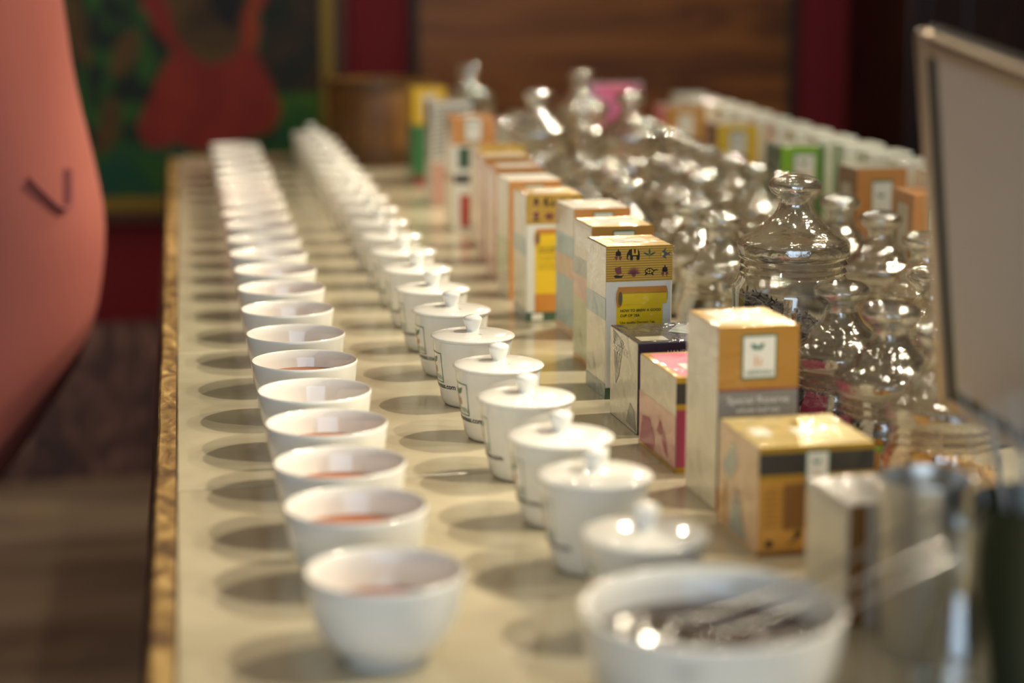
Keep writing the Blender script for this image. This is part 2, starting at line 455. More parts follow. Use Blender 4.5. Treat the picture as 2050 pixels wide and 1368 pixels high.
def strip(name, fa, fb, z0, z1, m, n=40, wob=0.0006):
    v, f = [], []
    for i in range(n + 1):
        y = TY0 + (TY1 - TY0) * i / n
        a = fa(y) + random.uniform(-wob, wob); b = fb(y)
        v += [(a - OFF.x, y - OFF.y, z0 - OFF.z), (a - OFF.x, y - OFF.y, z1 - 0.002 - OFF.z), (a + 0.002 - OFF.x, y - OFF.y, z1 - OFF.z), (b - OFF.x, y - OFF.y, z1 - OFF.z), (b - OFF.x, y - OFF.y, z0 - OFF.z)]
    for i in range(n):
        for k in range(5):
            f.append((i * 5 + k, i * 5 + (k + 1) % 5, (i + 1) * 5 + (k + 1) % 5, (i + 1) * 5 + k))
    f.append((0, 4, 3, 2, 1)); f.append(tuple(n * 5 + k for k in range(5)))
    mobj(name, pyd(name, v, f), m, table)
strip('edge_trim', xout, lambda y: xin(y) + 0.0004, -0.03, 0.0015, trimw)
dark = wood_mat('table_dark_wood', rgb(24, 14, 10), rgb(40, 24, 16), rgb(58, 36, 24), 4, (1, 6, 1), 0.5)
strip('edge_moulding', lambda y: xout(y) - 0.005, lambda y: xout(y) + 0.001, -0.05, -0.012, dark)
mobj('side_rail', box_mesh('side_rail', TX1 - OFF.x - 0.001, TX1 + 0.02 - OFF.x, TY0 - OFF.y, TY1 - OFF.y, -0.05 - OFF.z, 0.001 - OFF.z, 0.002), trimw, table)
mobj('end_rail', box_mesh('end_rail', 0.05 - OFF.x, TX1 + 0.02 - OFF.x, TY1 - OFF.y, TY1 + 0.02 - OFF.y, -0.05 - OFF.z, 0.001 - OFF.z, 0.002), trimw, table)
mobj('cabinet_base', box_mesh('cabinet_base', 0.10 - OFF.x, 1.08 - OFF.x, TY0 + 0.12 - OFF.y, TY1 - 0.12 - OFF.y, 0.0, 0.82, 0.005), dark, table)

# ------------------------------------------------------------------ porcelain
porc = mat('white_porcelain', rgb(232, 231, 226), 0.09, coat=0.3, spec=0.55)
tea_m, nt, p = new_mat('brewed_tea')
p.inputs['Base Color'].default_value = rgb(150, 82, 34); p.inputs['Roughness'].default_value = 0.03; p.inputs['IOR'].default_value = 1.33
MATS['brewed_tea'] = tea_m

def bowl_profile(Rr, H, t=0.0028):
    outer = [(0.0, 0.002), (0.46, 0.002), (0.49, 0.0), (0.53, 0.0), (0.545, 0.05), (0.60, 0.10), (0.71, 0.19), (0.82, 0.32), (0.90, 0.48), (0.95, 0.66), (0.98, 0.84), (0.99, 0.95)]
    prof = [(r * Rr, z * H if z > 0.01 else z) for r, z in outer]
    prof += [(Rr - 0.0004, H - 0.001), (Rr - t / 2, H), (Rr - t + 0.0002, H - 0.001)]
    inner = [(0.95, 0.84), (0.90, 0.62), (0.82, 0.42), (0.70, 0.27), (0.52, 0.17), (0.3, 0.125), (0.0, 0.115)]
    prof += [(r * (Rr - t * 0.6), z * H) for r, z in inner]
    return prof
def inner_r(Rr, H, z, t=0.0028):
    inner = [(0.985, 1.0), (0.95, 0.84), (0.90, 0.62), (0.82, 0.42), (0.70, 0.27), (0.52, 0.17)]
    for (r1, z1), (r0, z0) in zip(inner, inner[1:]):
        if z0 <= z / H <= z1:
            k = (z / H - z0) / (z1 - z0); return (r0 + (r1 - r0) * k) * (Rr - t * 0.6)
    return 0.5 * Rr
BR, BH = 0.0465, 0.052
bowl_me = lathe('tasting_bowl', bowl_profile(BR, BH), 56, 60)
def disc(name, r, z, n=40):
    v = [(0, 0, z)] + [(r * math.cos(2 * math.pi * i / n), r * math.sin(2 * math.pi * i / n), z) for i in range(n)]
    return pyd(name, v, [(0, 1 + i, 1 + (i + 1) % n) for i in range(n)])
tea_levels = {}
def tea_mesh(level):
    k = round(level, 3)
    if k not in tea_levels: tea_levels[k] = disc('tea', inner_r(BR, BH, level) + 0.0006, level)
    return tea_levels[k]
bowl_xy = [(0.119, 1.087), (0.116, 1.227), (0.116, 1.338), (0.117, 1.459), (0.117, 1.574), (0.118, 1.697), (0.119, 1.823), (0.120, 1.956), (0.122, 2.084), (0.123, 2.210)]
for i in range(10, 22):
    bowl_xy.append((0.123 + 0.0012 * (i - 9) + random.uniform(-0.002, 0.002), 2.210 + 0.1245 * (i - 9) + random.uniform(-0.004, 0.004)))
fills = [0.029, 0.034, 0.034, 0.034, 0.024, 0.037, 0.024, 0.028, 0.034, 0.033] + [random.choice((0.026, 0.03, 0.034)) for _ in range(12)]
for i, (x, y) in enumerate(bowl_xy):
    t = mobj('tasting_bowl', bowl_me, porc)
    t.location = (x, y, 0.0); t.rotation_euler.z = random.uniform(0, 6)
    tag(t, '%s handleless white tasting bowl along the table edge, counting from the large spoon bowl' % ORD[i], 'bowl', 'tasting bowls along the table edge')
    mobj('tea', tea_mesh(fills[i]), tea_m, t)['label'] = 'reddish brown brewed tea'

# lidded mugs ------------------------------------------------------------------------------------------
MH = 0.060
def mug_r(z):
    pts = [(0.0, 0.0245), (0.003, 0.0272), (0.008, 0.0290), (0.02, 0.0313), (0.04, 0.0340), (MH, 0.0357)]
    for (z0, r0), (z1, r1) in zip(pts, pts[1:]):
        if z0 <= z <= z1: return r0 + (r1 - r0) * (z - z0) / (z1 - z0)
    return pts[-1][1]
green_ink = mat('green_ink', rgb(28, 104, 70), 0.3)
black_ink = mat('black_ink', rgb(28, 28, 28), 0.35)
white_ink = mat('white_ink', rgb(236, 234, 226), 0.4)
def wrap_mesh(me, ang, zbase, off=0.00035):
    """bend a flat x/y mesh round the mug; x runs round it, y runs up"""
    for v in me.vertices:
        z = zbase + v.co.y; r = mug_r(z) + off
        a = ang + v.co.x / 0.034
        v.co = (r * math.cos(a), r * math.sin(a), z)
    me.update()
    return me
def flat_frame(w, h, t, n=14):
    v, f = [], []
    def seg(x0, x1, y0, y1, nx):
        b = len(v)
        for i in range(nx + 1):
            x = x0 + (x1 - x0) * i / nx; v.extend([(x, y0, 0), (x, y1, 0)])
        for i in range(nx): f.append((b + 2 * i, b + 2 * i + 2, b + 2 * i + 3, b + 2 * i + 1))
    seg(-w / 2, w / 2, 0, t, n); seg(-w / 2, w / 2, h - t, h, n); seg(-w / 2, -w / 2 + t, t, h - t, 1); seg(w / 2 - t, w / 2, t, h - t, 1)
    return pyd('logo_frame', v, f)
def leaf_pts(cx, cy, L, W, ang, n=10):
    P = []
    for i in range(n + 1):
        t = i / n; P.append((t * L, W * math.sin(math.pi * t) * (1 - 0.35 * t)))
    for i in range(n - 1, 0, -1):
        t = i / n; P.append((t * L, -W * math.sin(math.pi * t) * (1 - 0.35 * t)))
    return [(cx + x * math.cos(ang) - y * math.sin(ang), cy + x * math.sin(ang) + y * math.cos(ang)) for x, y in P]
def polys_mesh(name, polys):
    bm = bmesh.new()
    for P in polys:
        vs_ = [bm.verts.new((x, y, 0)) for x, y in P]
        fc = bm.faces.new(vs_)
    bmesh.ops.triangulate(bm, faces=bm.faces[:])
    return bm_mesh(name, bm)
proto = empty('lidded_mug')
cup_prof = [(0.0, 0.0015), (0.021, 0.0015), (0.0225, 0.0)] + [(mug_r(z), z) for z in (0.0005, 0.003, 0.008, 0.02, 0.04, 0.058)] + [(0.0357, 0.0595), (0.0345, MH), (0.0333, 0.0592), (0.031, 0.03), (0.026, 0.006), (0.0, 0.005)]
mobj('cup', lathe('cup', cup_prof, 56, 50), porc, proto)
lid_prof = [(0.0, 0.0592), (0.0335, 0.0592), (0.0372, 0.0603), (0.0381, 0.0612), (0.0379, 0.0622), (0.0365, 0.0632), (0.03, 0.0646), (0.02, 0.0656), (0.01, 0.066), (0.0, 0.0661)]
lid_tmp = mobj('lid_tmp', lathe('lid', lid_prof, 56, 60), porc)
cut = mobj('cut_tmp', lathe('cut', [(0, 0.050), (0.0011, 0.050), (0.0011, 0.075), (0, 0.075)], 14)); cut.location = (0.004, -0.017, 0)
_b = lid_tmp.modifiers.new('hole', 'BOOLEAN'); _b.operation = 'DIFFERENCE'; _b.object = cut; _b.solver = 'EXACT'
bpy.context.view_layer.update()
lid_me = bpy.data.meshes.new_from_object(lid_tmp.evaluated_get(bpy.context.evaluated_depsgraph_get()))
bpy.data.objects.remove(lid_tmp); bpy.data.objects.remove(cut)
lid = mobj('lid', lid_me, porc, proto)
kp = [(0.0066, 0.065), (0.0058, 0.0666), (0.0061, 0.0685), (0.0076, 0.0728), (0.0087, 0.0758), (0.0088, 0.077), (0.0080, 0.0786), (0.0055, 0.0800), (0.002, 0.0807), (0.0, 0.0808)]
mobj('knob', lathe('knob', kp, 28, 60), porc, lid)
vh = mobj('vent_hole', lathe('vent_hole', [(0.00108, -0.0066), (0.00108, 0.0)], 14), porc, lid, (0.004, -0.017, 0.06585))
fr = wrap_mesh(flat_frame(0.030, 0.027, 0.0008), 0.0, 0.0225)
A0 = math.pi + 0.03
fo = mobj('logo_frame', fr, green_ink, proto); fo.rotation_euler.z = A0
lm = wrap_mesh(polys_mesh('logo_leaf', [leaf_pts(0, 0, 0.010, 0.0025, 0.7), leaf_pts(0, 0, 0.010, 0.0025, math.pi - 0.7)]), 0.0, 0.0395)
mobj('logo_leaf', lm, green_ink, proto).rotation_euler.z = A0
bars = wrap_mesh(polys_mesh('logo_bars', [[(-0.004, 0), (-0.0015, 0), (-0.0015, 0.008), (-0.004, 0.008)], [(0.0015, 0), (0.004, 0), (0.004, 0.006), (0.0015, 0.006)]]), 0.0, 0.0305)
mobj('logo_bars', bars, mat('orange_ink', rgb(216, 150, 90), 0.4), proto).rotation_euler.z = A0
t1 = wrap_mesh(text_mesh('HERMAN', 0.0068, 'CENTER'), 0.0, 0.0245)
mobj('lettering', t1, mat('grey_green_ink', rgb(120, 140, 120), 0.4), proto).rotation_euler.z = A0
t2 = wrap_mesh(text_mesh('www.hermanteas.com', 0.0066, 'CENTER', 0.00012), 0.0, 0.0175)
mobj('lettering', t2, black_ink, proto).rotation_euler.z = A0
mug_xy = [(0.274, 1.098), (0.274, 1.235), (0.273, 1.344), (0.272, 1.473), (0.272, 1.599), (0.271, 1.731), (0.271, 1.863), (0.270, 1.988), (0.271, 2.120), (0.272, 2.252), (0.273, 2.384)]
for i in range(11, 22):
    mug_xy.append((0.273 + 0.0012 * (i - 10) + random.uniform(-0.002, 0.002), 2.384 + 0.1295 * (i - 10) + random.uniform(-0.004, 0.004)))
for i, (x, y) in enumerate(mug_xy):
    t = proto if i == 0 else copy_tree(proto)
    t.location = (x, y, 0.0); t.rotation_euler.z = random.uniform(-0.12, 0.12)
    tag(t, '%s white lidded mug with a green framed logo, counting from the large spoon bowl' % ORD[i], 'mug', 'lidded tasting mugs beside the bowls')

# ------------------------------------------------------------------ tea boxes
gold_foil = mat('gold_foil', rgb(206, 168, 86), 0.28, 0.65, coat=0.8, wrap=0.8)
gold_edge = mat('gold_edge', rgb(178, 140, 40), 0.35, 0.4, coat=0.6, wrap=0.4)
class Box:
    def __init__(s, name, label, x, y, w, d, h, yaw=0.0, base=None, top=None, left=None, front=None, cat='box'):
        s.w, s.d, s.h, s.n = w, d, h, 0
        s.root = empty(name, (x, y, 0.0), yaw); tag(s.root, label, cat)
        bm = bmesh.new(); box_bm(bm, 0, w, 0, d, 0, h, 0.0011, 2)
        me = bm_mesh('carton', bm)
        mats = [base, top or base, left or base, front or base]
        for m_ in mats: me.materials.append(m_)
        for pl in me.polygons:
            nrm = pl.normal
            pl.material_index = 1 if nrm.z > 0.9 else 2 if nrm.x < -0.9 else 3 if nrm.y < -0.9 else 0
        mobj('carton', me, None, s.root)
    def P(s, face, u, v, e):
        if face == 'front': return (u, -e, v)
        if face == 'left': return (-e, s.d - u, v)
        return (u, v, s.h + e)
    def put(s, name, me, face, u, v, m, layer=1):
        e = 0.00022 * layer
        for q in me.vertices: q.co = s.P(face, u + q.co.x, v + q.co.y, e)
        me.update()
        return mobj(name, me, m, s.root)
    def panel(s, face, u0, v0, u1, v1, m, layer=1, name='printed_panel'):
        W = s.d if face == 'left' else s.w; H = s.d if face == 'top' else s.h
        me = pyd(name, [(u0 * W, v0 * H, 0), (u1 * W, v0 * H, 0), (u1 * W, v1 * H, 0), (u0 * W, v1 * H, 0)], [(0, 1, 2, 3)])
        return s.put(name, me, face, 0, 0, m, layer)
    def polys(s, face, P, m, layer=2, name='printed_motif'):
        W = s.d if face == 'left' else s.w; H = s.d if face == 'top' else s.h
        return s.put(name, polys_mesh(name, [[(a * W, b * H) for a, b in p_] for p_ in P]), face, 0, 0, m, layer)
    def text(s, face, body, u, v, size, m, align='LEFT', bold=0.0, layer=3, name='lettering'):
        W = s.d if face == 'left' else s.w; H = s.d if face == 'top' else s.h
        return s.put(name, text_mesh(body, size, align, bold), face, u * W, v * H, m, layer)
    def logo(s, face, u0, v0, u1, v1, word=True):
        s.panel(face, u0, v0, u1, v1, green_ink, 2, 'logo_border')
        du, dv = (u1 - u0), (v1 - v0)
        s.panel(face, u0 + du * 0.045, v0 + dv * 0.045, u1 - du * 0.045, v1 - dv * 0.045, white_p, 3, 'logo_card')
        W = s.d if face == 'left' else s.w; H = s.d if face == 'top' else s.h
        L = du * W * 0.27
        me = polys_mesh('logo_leaf', [leaf_pts(0, 0, L, L * 0.28, 0.75), leaf_pts(0, 0, L, L * 0.28, math.pi - 0.75)])
        s.put('logo_leaf', me, face, (u0 + du * 0.45) * W, (v0 + dv * 0.66) * H, green_ink, 4)
        b = L * 0.3
        me = polys_mesh('logo_bars', [[(-b, 0), (-b * 0.3, 0), (-b * 0.3, L * 1.05), (-b, L * 1.05)], [(b * 0.7, 0), (b * 1.4, 0), (b * 1.4, L * 0.75), (b * 0.7, L * 0.75)]])
        s.put('logo_bars', me, face, (u0 + du * 0.45) * W, (v0 + dv * 0.3) * H, mat('orange_ink', rgb(216, 150, 90), 0.4), 4)
        if word:
            s.text(face, 'HERMAN', (u0 + du / 2), v0 + dv * 0.1, du * W * 0.19, green_ink, 'CENTER', 0, 4)

white_p = paper('white_print', 224, 222, 212)
cream_p = paper('cream_print', 214, 206, 184)
silver_w = paper('silver_print_and_sheen', 196, 194, 178, 0.25, 0.3)  # silver print, also the reflected sheen painted on some box sides
ochre_p = paper('ochre_print', 166, 118, 38)
orange_p = paper('orange_print', 194, 132, 66)
yellow_p = paper('yellow_print', 228, 186, 30)
blue_p = paper('blue_print', 30, 126, 178)
paleblue_p = paper('pale_blue_print', 150, 180, 186)
peach_p = paper('peach_print', 206, 170, 132)
pink_p = paper('pink_print', 206, 160, 146)
palegreen_p = paper('pale_green_print', 176, 184, 142)
slate_p = paper('slate_print', 134, 148, 144)
red_p = paper('red_print', 172, 44, 34)
dkred_p = paper('dark_red_print', 140, 34, 40)
green_p = paper('green_print', 60, 112, 44)
emer_p = paper('emerald_print', 40, 120, 66)
dkgreen_p = paper('dark_green_print', 44, 82, 60)
black_p = paper('black_print', 34, 34, 34)
navy_p = paper('navy_print', 30, 30, 48)
navyfoil = paper('navy_foil', 66, 72, 92, 0.6, 0.25, 0.9)
magenta_p = paper('magenta_print', 158, 40, 84)
rose_p = paper('rose_print', 220, 110, 140)
grey_p = paper('grey_print', 122, 122, 118)
brown_p = paper('brown_print', 126, 82, 30)
tan_p = paper('tan_print', 188, 134, 46)
purple_p = paper('purple_print', 110, 40, 84)
yg_p = paper('yellow_green_print', 120, 170, 30)
yink = mat('yellow_ink', rgb(220, 186, 40), 0.4); pink_ink = mat('plum_ink', rgb(120, 58, 70), 0.4); rink = mat('red_ink', rgb(160, 50, 40), 0.4)
bamboo = mat('bamboo_line', rgb(120, 88, 26), 0.5)

def circ(cx, cy, rx, ry, n=14): return [(cx + rx * math.cos(2 * math.pi * i / n), cy + ry * math.sin(2 * math.pi * i / n)) for i in range(n)]

def motifs(b, rows):
    """two rows of little emblems on the top band; coordinates are shares of the front face"""
    AR = b.w / b.h
    def T(P, cx, cy, s): return [(cx + x * s, cy + y * s * AR) for x, y in P]
    def figure(cx, cy, s):
        b.polys('front', [T(circ(0, 0.18, 0.30, 0.26), cx, cy, s), T([(-0.07, 0.4), (0.07, 0.4), (0.04, 0.62), (-0.04, 0.62)], cx, cy, s), T([(-0.36, 0.06), (0.36, 0.06), (0.26, -0.12), (-0.26, -0.12)], cx, cy, s)], black_ink)
        b.polys('front', [T([(-0.34, -0.16), (-0.06, -0.16), (-0.1, -0.42), (-0.2, -0.6), (-0.3, -0.6), (-0.24, -0.42), (-0.42, -0.36)], cx, cy, s), T([(0.34, -0.16), (0.42, -0.36), (0.24, -0.42), (0.3, -0.6), (0.2, -0.6), (0.1, -0.42), (0.06, -0.16)], cx, cy, s)], pink_ink)
    def elephant(cx, cy, s):
        b.polys('front', [T([(-0.55, 0.5), (-0.2, 0.62), (0.4, 0.55), (0.62, 0.3), (0.66, -0.2), (0.6, -0.62), (0.3, -0.62), (0.28, -0.2), (-0.1, -0.2), (-0.12, -0.62), (-0.42, -0.62), (-0.44, -0.1), (-0.6, -0.05), (-0.7, -0.4), (-0.56, -0.52), (-0.62, -0.6), (-0.82, -0.44), (-0.78, 0.1)], cx, cy, s)], black_ink)
        b.polys('front', [T([(-0.22, 0.6), (-0.08, 0.6), (-0.02, 0.12), (0.18, 0.12), (0.22, 0.56), (0.38, 0.54), (0.42, -0.06), (-0.2, -0.06)], cx, cy, s)], yink, 3)
        b.polys('front', [T([(-0.06, 0.58), (0.02, 0.58), (0.05, 0.2), (0.13, 0.2), (0.15, 0.56), (0.22, 0.55), (0.22, 0.1), (-0.04, 0.1)], cx, cy, s)], rink, 4)
    def leaf(cx, cy, s):
        b.polys('front', [T(leaf_pts(0, -0.1, 0.72, 0.13, math.pi / 2), cx, cy, s), T(leaf_pts(0, -0.15, 0.8, 0.13, 0.45), cx, cy, s), T(leaf_pts(0, -0.15, 0.8, 0.13, math.pi - 0.45), cx, cy, s), T([(-0.03, -0.1), (-0.02, -0.5), (0.02, -0.5), (0.03, -0.1)], cx, cy, s)], dkgreen_p)
    def fish(cx, cy, s):
        b.polys('front', [T([(-0.55, -0.05), (-0.25, 0.3), (0.15, 0.7), (0.0, 0.25), (0.3, 0.05), (0.7, 0.25), (0.45, -0.05), (0.7, -0.3), (0.3, -0.12), (0.05, -0.3), (0.2, -0.65), (-0.2, -0.4)], cx, cy, s)], mat('slate_ink', rgb(70, 80, 96), 0.4))
        b.polys('front', [T(circ(-0.3, -0.05, 0.16, 0.18), cx, cy, s)], yink, 3)
    def boat(cx, cy, s):
        b.polys('front', [T([(-0.4, 0.45), (0.3, 0.6), (0.34, 0.1), (0.4, -0.15), (-0.1, -0.3), (-0.28, 0.0)], cx, cy, s)], pink_ink)
        b.polys('front', [T([(-0.5, -0.45), (-0.3, -0.3), (0.4, -0.42), (0.66, -0.24), (0.4, -0.62), (-0.3, -0.62)], cx, cy, s)], black_ink)
    def flower(cx, cy, s):
        P = []
        for k in range(13):
            a = math.pi * (0.02 + 0.96 * k / 12); P.append(T(leaf_pts(0, -0.25, 0.9 - 0.1 * abs(k - 6) / 6, 0.06, a), cx, cy, s))
        P.append(T(circ(0, -0.35, 0.22, 0.22), cx, cy, s))
        b.polys('front', P, pink_ink)
    def turtle(cx, cy, s):
        b.polys('front', [T(circ(0, 0, 0.52, 0.34), cx, cy, s), T([(0.48, -0.05), (0.8, 0.08), (0.95, 0.0), (0.92, 0.16), (0.7, 0.2), (0.45, 0.1)], cx, cy, s), T([(-0.4, -0.2), (-0.55, -0.45), (-0.38, -0.45), (-0.2, -0.28)], cx, cy, s), T([(0.4, -0.2), (0.5, -0.48), (0.34, -0.45), (0.2, -0.28)], cx, cy, s)], black_ink)
        b.polys('front', [T(circ(x, y, 0.1, 0.09, 8), cx, cy, s) for x, y in ((-0.3, 0.02), (-0.1, 0.14), (0.14, 0.14), (0.3, 0.0), (-0.12, -0.12), (0.12, -0.12))], yink, 3)
    kinds = [figure, elephant, leaf, fish, boat, flower, turtle, figure]
    for k, fn in enumerate(kinds[:rows * 4]):
        fn(0.18 + 0.235 * (k % 4), 0.945 - 0.112 * (k // 4), 0.135)

def brew_box(label, x, y, yaw):
    b = Box('tea_box', label, x, y, 0.062, 0.068, 0.14, yaw, white_p, gold_foil, silver_w, white_p)  # left face silver-white: a reflection put into its colour
    b.panel('front', 0, 0.77, 1, 1, mat('bamboo_print', rgb(202, 160, 58), 0.4, coat=0.8, wrap=0.4))
    for k in range(15):
        v = 0.776 + 0.0155 * k; b.panel('front', 0, v, 1, v + 0.0028, bamboo, 1.5, 'printed_line')
    motifs(b, 2)
    b.panel('front', 0.16, 0.07, 0.86, 0.66, mat('scroll_yellow', rgb(234, 196, 18), 0.4, coat=0.8, wrap=0.4), 1, 'printed_scroll')
    b.panel('front', 0.16, 0.62, 0.92, 0.695, mat('scroll_yellow', rgb(0, 0, 0)), 2, 'printed_scroll')
    b.panel('front', 0.18, 0.69, 0.91, 0.735, mat('scroll_brown', rgb(198, 130, 44), 0.4, coat=0.8, wrap=0.4), 2, 'printed_scroll')
    b.polys('front', [circ(0.905, 0.68, 0.03, 0.055)], MATS['scroll_brown'], 1.5, 'printed_scroll')
    b.polys('front', [circ(0.20, 0.665, 0.05, 0.065)], MATS['scroll_brown'], 3, 'printed_scroll')
    b.polys('front', [circ(0.215, 0.66, 0.03, 0.047)], mat('scroll_hole', rgb(96, 86, 62), 0.6), 4, 'printed_scroll')
    b.panel('front', 0.16, 0.07, 0.86, 0.22, MATS['scroll_brown'], 2, 'printed_scroll')
    for txt, v, sz, bo in (('HOW TO BREW A GOOD', 0.572, 0.0033, 0.00008), ('CUP OF TEA', 0.540, 0.0033, 0.00008), ('Use quality Herman Tea.', 0.495, 0.0033, 0.00002), ('Use fresh water that has just', 0.45, 0.0030, 0.0), ('come to the boil.', 0.418, 0.0030, 0.0)):
        b.text('front', txt, 0.215, v, sz, black_ink, 'LEFT', bo)
    b.panel('front', 0, 0, 1, 0.075, dkgreen_p, 3, 'printed_strip')
    b.panel('front', 0.10, 0.012, 0.30, 0.065, white_p, 4, 'printed_strip')
    b.panel('top', 0.25, 0.35, 0.75, 0.7, white_p, 1)
    b.panel('left', 0, 0.0, 1, 0.10, slate_p, 1)
    b.panel('left', 0, 0.52, 1, 0.66, paleblue_p, 1)
    return b

YW = R(2.5)
brew_box('tea box with a yellow scroll and emblem band, behind the navy foil box', 0.391, 1.723, YW)

b = Box('tea_box', 'gold-topped tea box with a dark red front and pastel striped side', 0.405, 1.848, 0.0615, 0.068, 0.141, YW, white_p, gold_foil, cream_p, dkgreen_p)
b.panel('front', 0, 0.80, 1, 1, ochre_p); b.panel('front', 0, 0.66, 1, 0.80, dkred_p); b.logo('front', 0.34, 0.76, 0.70, 0.97)
b.panel('left', 0, 0.62, 1, 0.74, slate_p); b.panel('left', 0, 0.46, 1, 0.62, pink_p); b.panel('left', 0, 0.05, 1, 0.46, palegreen_p); b.panel('left', 0, 0, 1, 0.05, tan_p)
b.panel('left', 0.1, 0.82, 0.9, 0.96, white_p); b.panel('top', 0.18, 0.2, 0.82, 0.8, white_p)

b = Box('tea_box', 'tea box with a bright blue front and pale blue side', 0.420, 2.001, 0.060, 0.072, 0.139, R(4), white_p, white_p, paleblue_p, blue_p)
b.panel('front', 0, 0.80, 1, 1, orange_p); b.logo('front', 0.34, 0.77, 0.70, 0.97); b.panel('front', 0, 0, 1, 0.09, orange_p); b.panel('left', 0, 0, 1, 0.09, peach_p)
b.panel('left', 0, 0.78, 1, 1, silver_w); b.panel('left', 0, 0.46, 1, 0.62, peach_p); b.panel('front', 0.05, 0.4, 0.5, 0.75, paleblue_p)
b.panel('top', 0.06, 0.06, 0.94, 0.94, silver_w)

brew_box('tea box with a yellow scroll and emblem band, behind the blue box', 0.391, 2.118, R(1.5))

b = Box('tea_box', 'tea box with an orange front and whitish green side, behind a scroll box', 0.397, 2.262, 0.062, 0.068, 0.140, R(2), white_p, white_p, palegreen_p, orange_p)
b.panel('left', 0, 0.0, 1, 1, cream_p); b.panel('left', 0, 0.2, 1, 0.5, palegreen_p, 2); b.logo('front', 0.32, 0.76, 0.68, 0.96)

b = Box('tea_box', 'tea box with an orange and dark red front', 0.404, 2.395, 0.061, 0.066, 0.140, R(2), peach_p, orange_p, pink_p, dkred_p)
b.panel('front', 0, 0.58, 1, 1, orange_p); b.panel('front', 0, 0.0, 1, 0.08, brown_p); b.panel('front', 0.1, 0.3, 0.3, 0.52, red_p); b.panel('top', 0.15, 0.2, 0.85, 0.8, white_p)

b = Box('tea_box', 'pale tan tea box between the yellow-topped box and the orange and red one', 0.412, 2.532, 0.062, 0.066, 0.140, R(1), peach_p, peach_p, pink_p, tan_p)
b.panel('front', 0, 0, 1, 0.6, purple_p); b.panel('top', 0.1, 0.2, 0.9, 0.8, cream_p)

b = Box('tea_box', 'tea box with a yellow and green front and plain white side', 0.427, 2.668, 0.064, 0.066, 0.139, R(2), white_p, gold_foil, cream_p, green_p)
b.panel('front', 0, 0.55, 1, 1, yellow_p); b.panel('front', 0, 0.12, 1, 0.25, purple_p); b.panel('front', 0, 0, 1, 0.12, yellow_p); b.panel('left', 0, 0, 1, 0.05, tan_p)

b = Box('tea_box', 'tea box with an orange logo band above green, black and red blocks', 0.418, 2.857, 0.064, 0.066, 0.165, R(2), white_p, orange_p, cream_p, white_p)
b.panel('front', 0, 0.76, 1, 1, orange_p); b.logo('front', 0.3, 0.79, 0.68, 0.99, False); b.panel('front', 0.14, 0.55, 0.86, 0.74, dkgreen_p)
b.panel('front', 0.04, 0.42, 0.96, 0.50, black_p); b.panel('front', 0.18, 0.03, 0.86, 0.32, red_p); b.panel('left', 0, 0.42, 1, 0.5, tan_p); b.panel('top', 0.3, 0.2, 0.7, 0.8, white_p)

b = Box('tea_box', 'white tea box covered in a black and grey zebra pattern', 0.430, 3.16, 0.064, 0.066, 0.165, R(2), white_p, silver_w, silver_w, pink_p)
b.panel('front', 0, 0.42, 1, 1, white_p)
for k in range(12):
    v = 0.46 + 0.043 * k
    b.polys('front', [[(0.06, v), (0.30, v + 0.02), (0.55, v - 0.008), (0.94, v + 0.012), (0.94, v + 0.030), (0.55, v + 0.012), (0.30, v + 0.036), (0.06, v + 0.018)]], black_ink)
    b.polys('left', [[(0.1, v), (0.5, v + 0.02), (0.9, v), (0.9, v + 0.018), (0.5, v + 0.036), (0.1, v + 0.018)]], black_ink)

b = Box('tea_box', 'tea box with a yellow top and emerald green lower half beside the wooden tub', 0.436, 3.444, 0.058, 0.070, 0.171, R(2), tan_p, gold_foil, yg_p, emer_p)
b.panel('front', 0, 0.62, 1, 1, yellow_p); b.panel('left', 0, 0.62, 1, 1, yellow_p, 1); b.panel('left', 0, 0.0, 1, 0.62, emer_p, 1); b.panel('front', 0, 0.0, 1, 0.1, dkred_p)
b.panel('front', 0.3, 0.68, 0.7, 0.92, white_p, 2)

b = Box('foil_tea_box', 'low navy foil tea box with silver lettering and wrapped in crinkled cellophane', 0.387, 1.584, 0.098, 0.086, 0.079, R(2.5), navyfoil, navyfoil, silver_w, navy_p)  # navy box, its left side coloured silver for the light it reflects
b.text('front', 'HANDUNUGODA', 0.5, 0.86, 0.0058, silver_w, 'CENTER'); b.text('front', 'Sapphire Oolong', 0.5, 0.74, 0.0085, silver_w, 'CENTER')
b.polys('front', [circ(0.28, 0.52, 0.22, 0.27, 28)], paper('deep_blue_print', 38, 34, 96), 1, 'printed_disc')
for k in range(8): b.text('front', ('whole leaf tea from the estate', 'dried and rolled by hand on the', 'slopes above the southern coast')[k % 3], 0.06, 0.34 - 0.035 * k, 0.0036, silver_w)
b.text('left', 'Sapphire', 0.12, 0.76, 0.013, white_p)
b.polys('left', [[(0.1, 0.98), (0.5, 0.9), (0.34, 0.5), (0.22, 0.38)]], navyfoil, 1); b.polys('left', [[(0.62, 0.06), (0.75, 0.3), (0.9, 0.24), (0.98, 0.03)]], grey_p, 1)
b.panel('top', 0.05, 0.08, 0.3, 0.3, silver_w); b.polys('top', [[(0.4, 0.5), (0.6, 0.9), (0.8, 0.6), (0.95, 0.85), (0.9, 0.4), (0.6, 0.3)]], slate_p, 1)

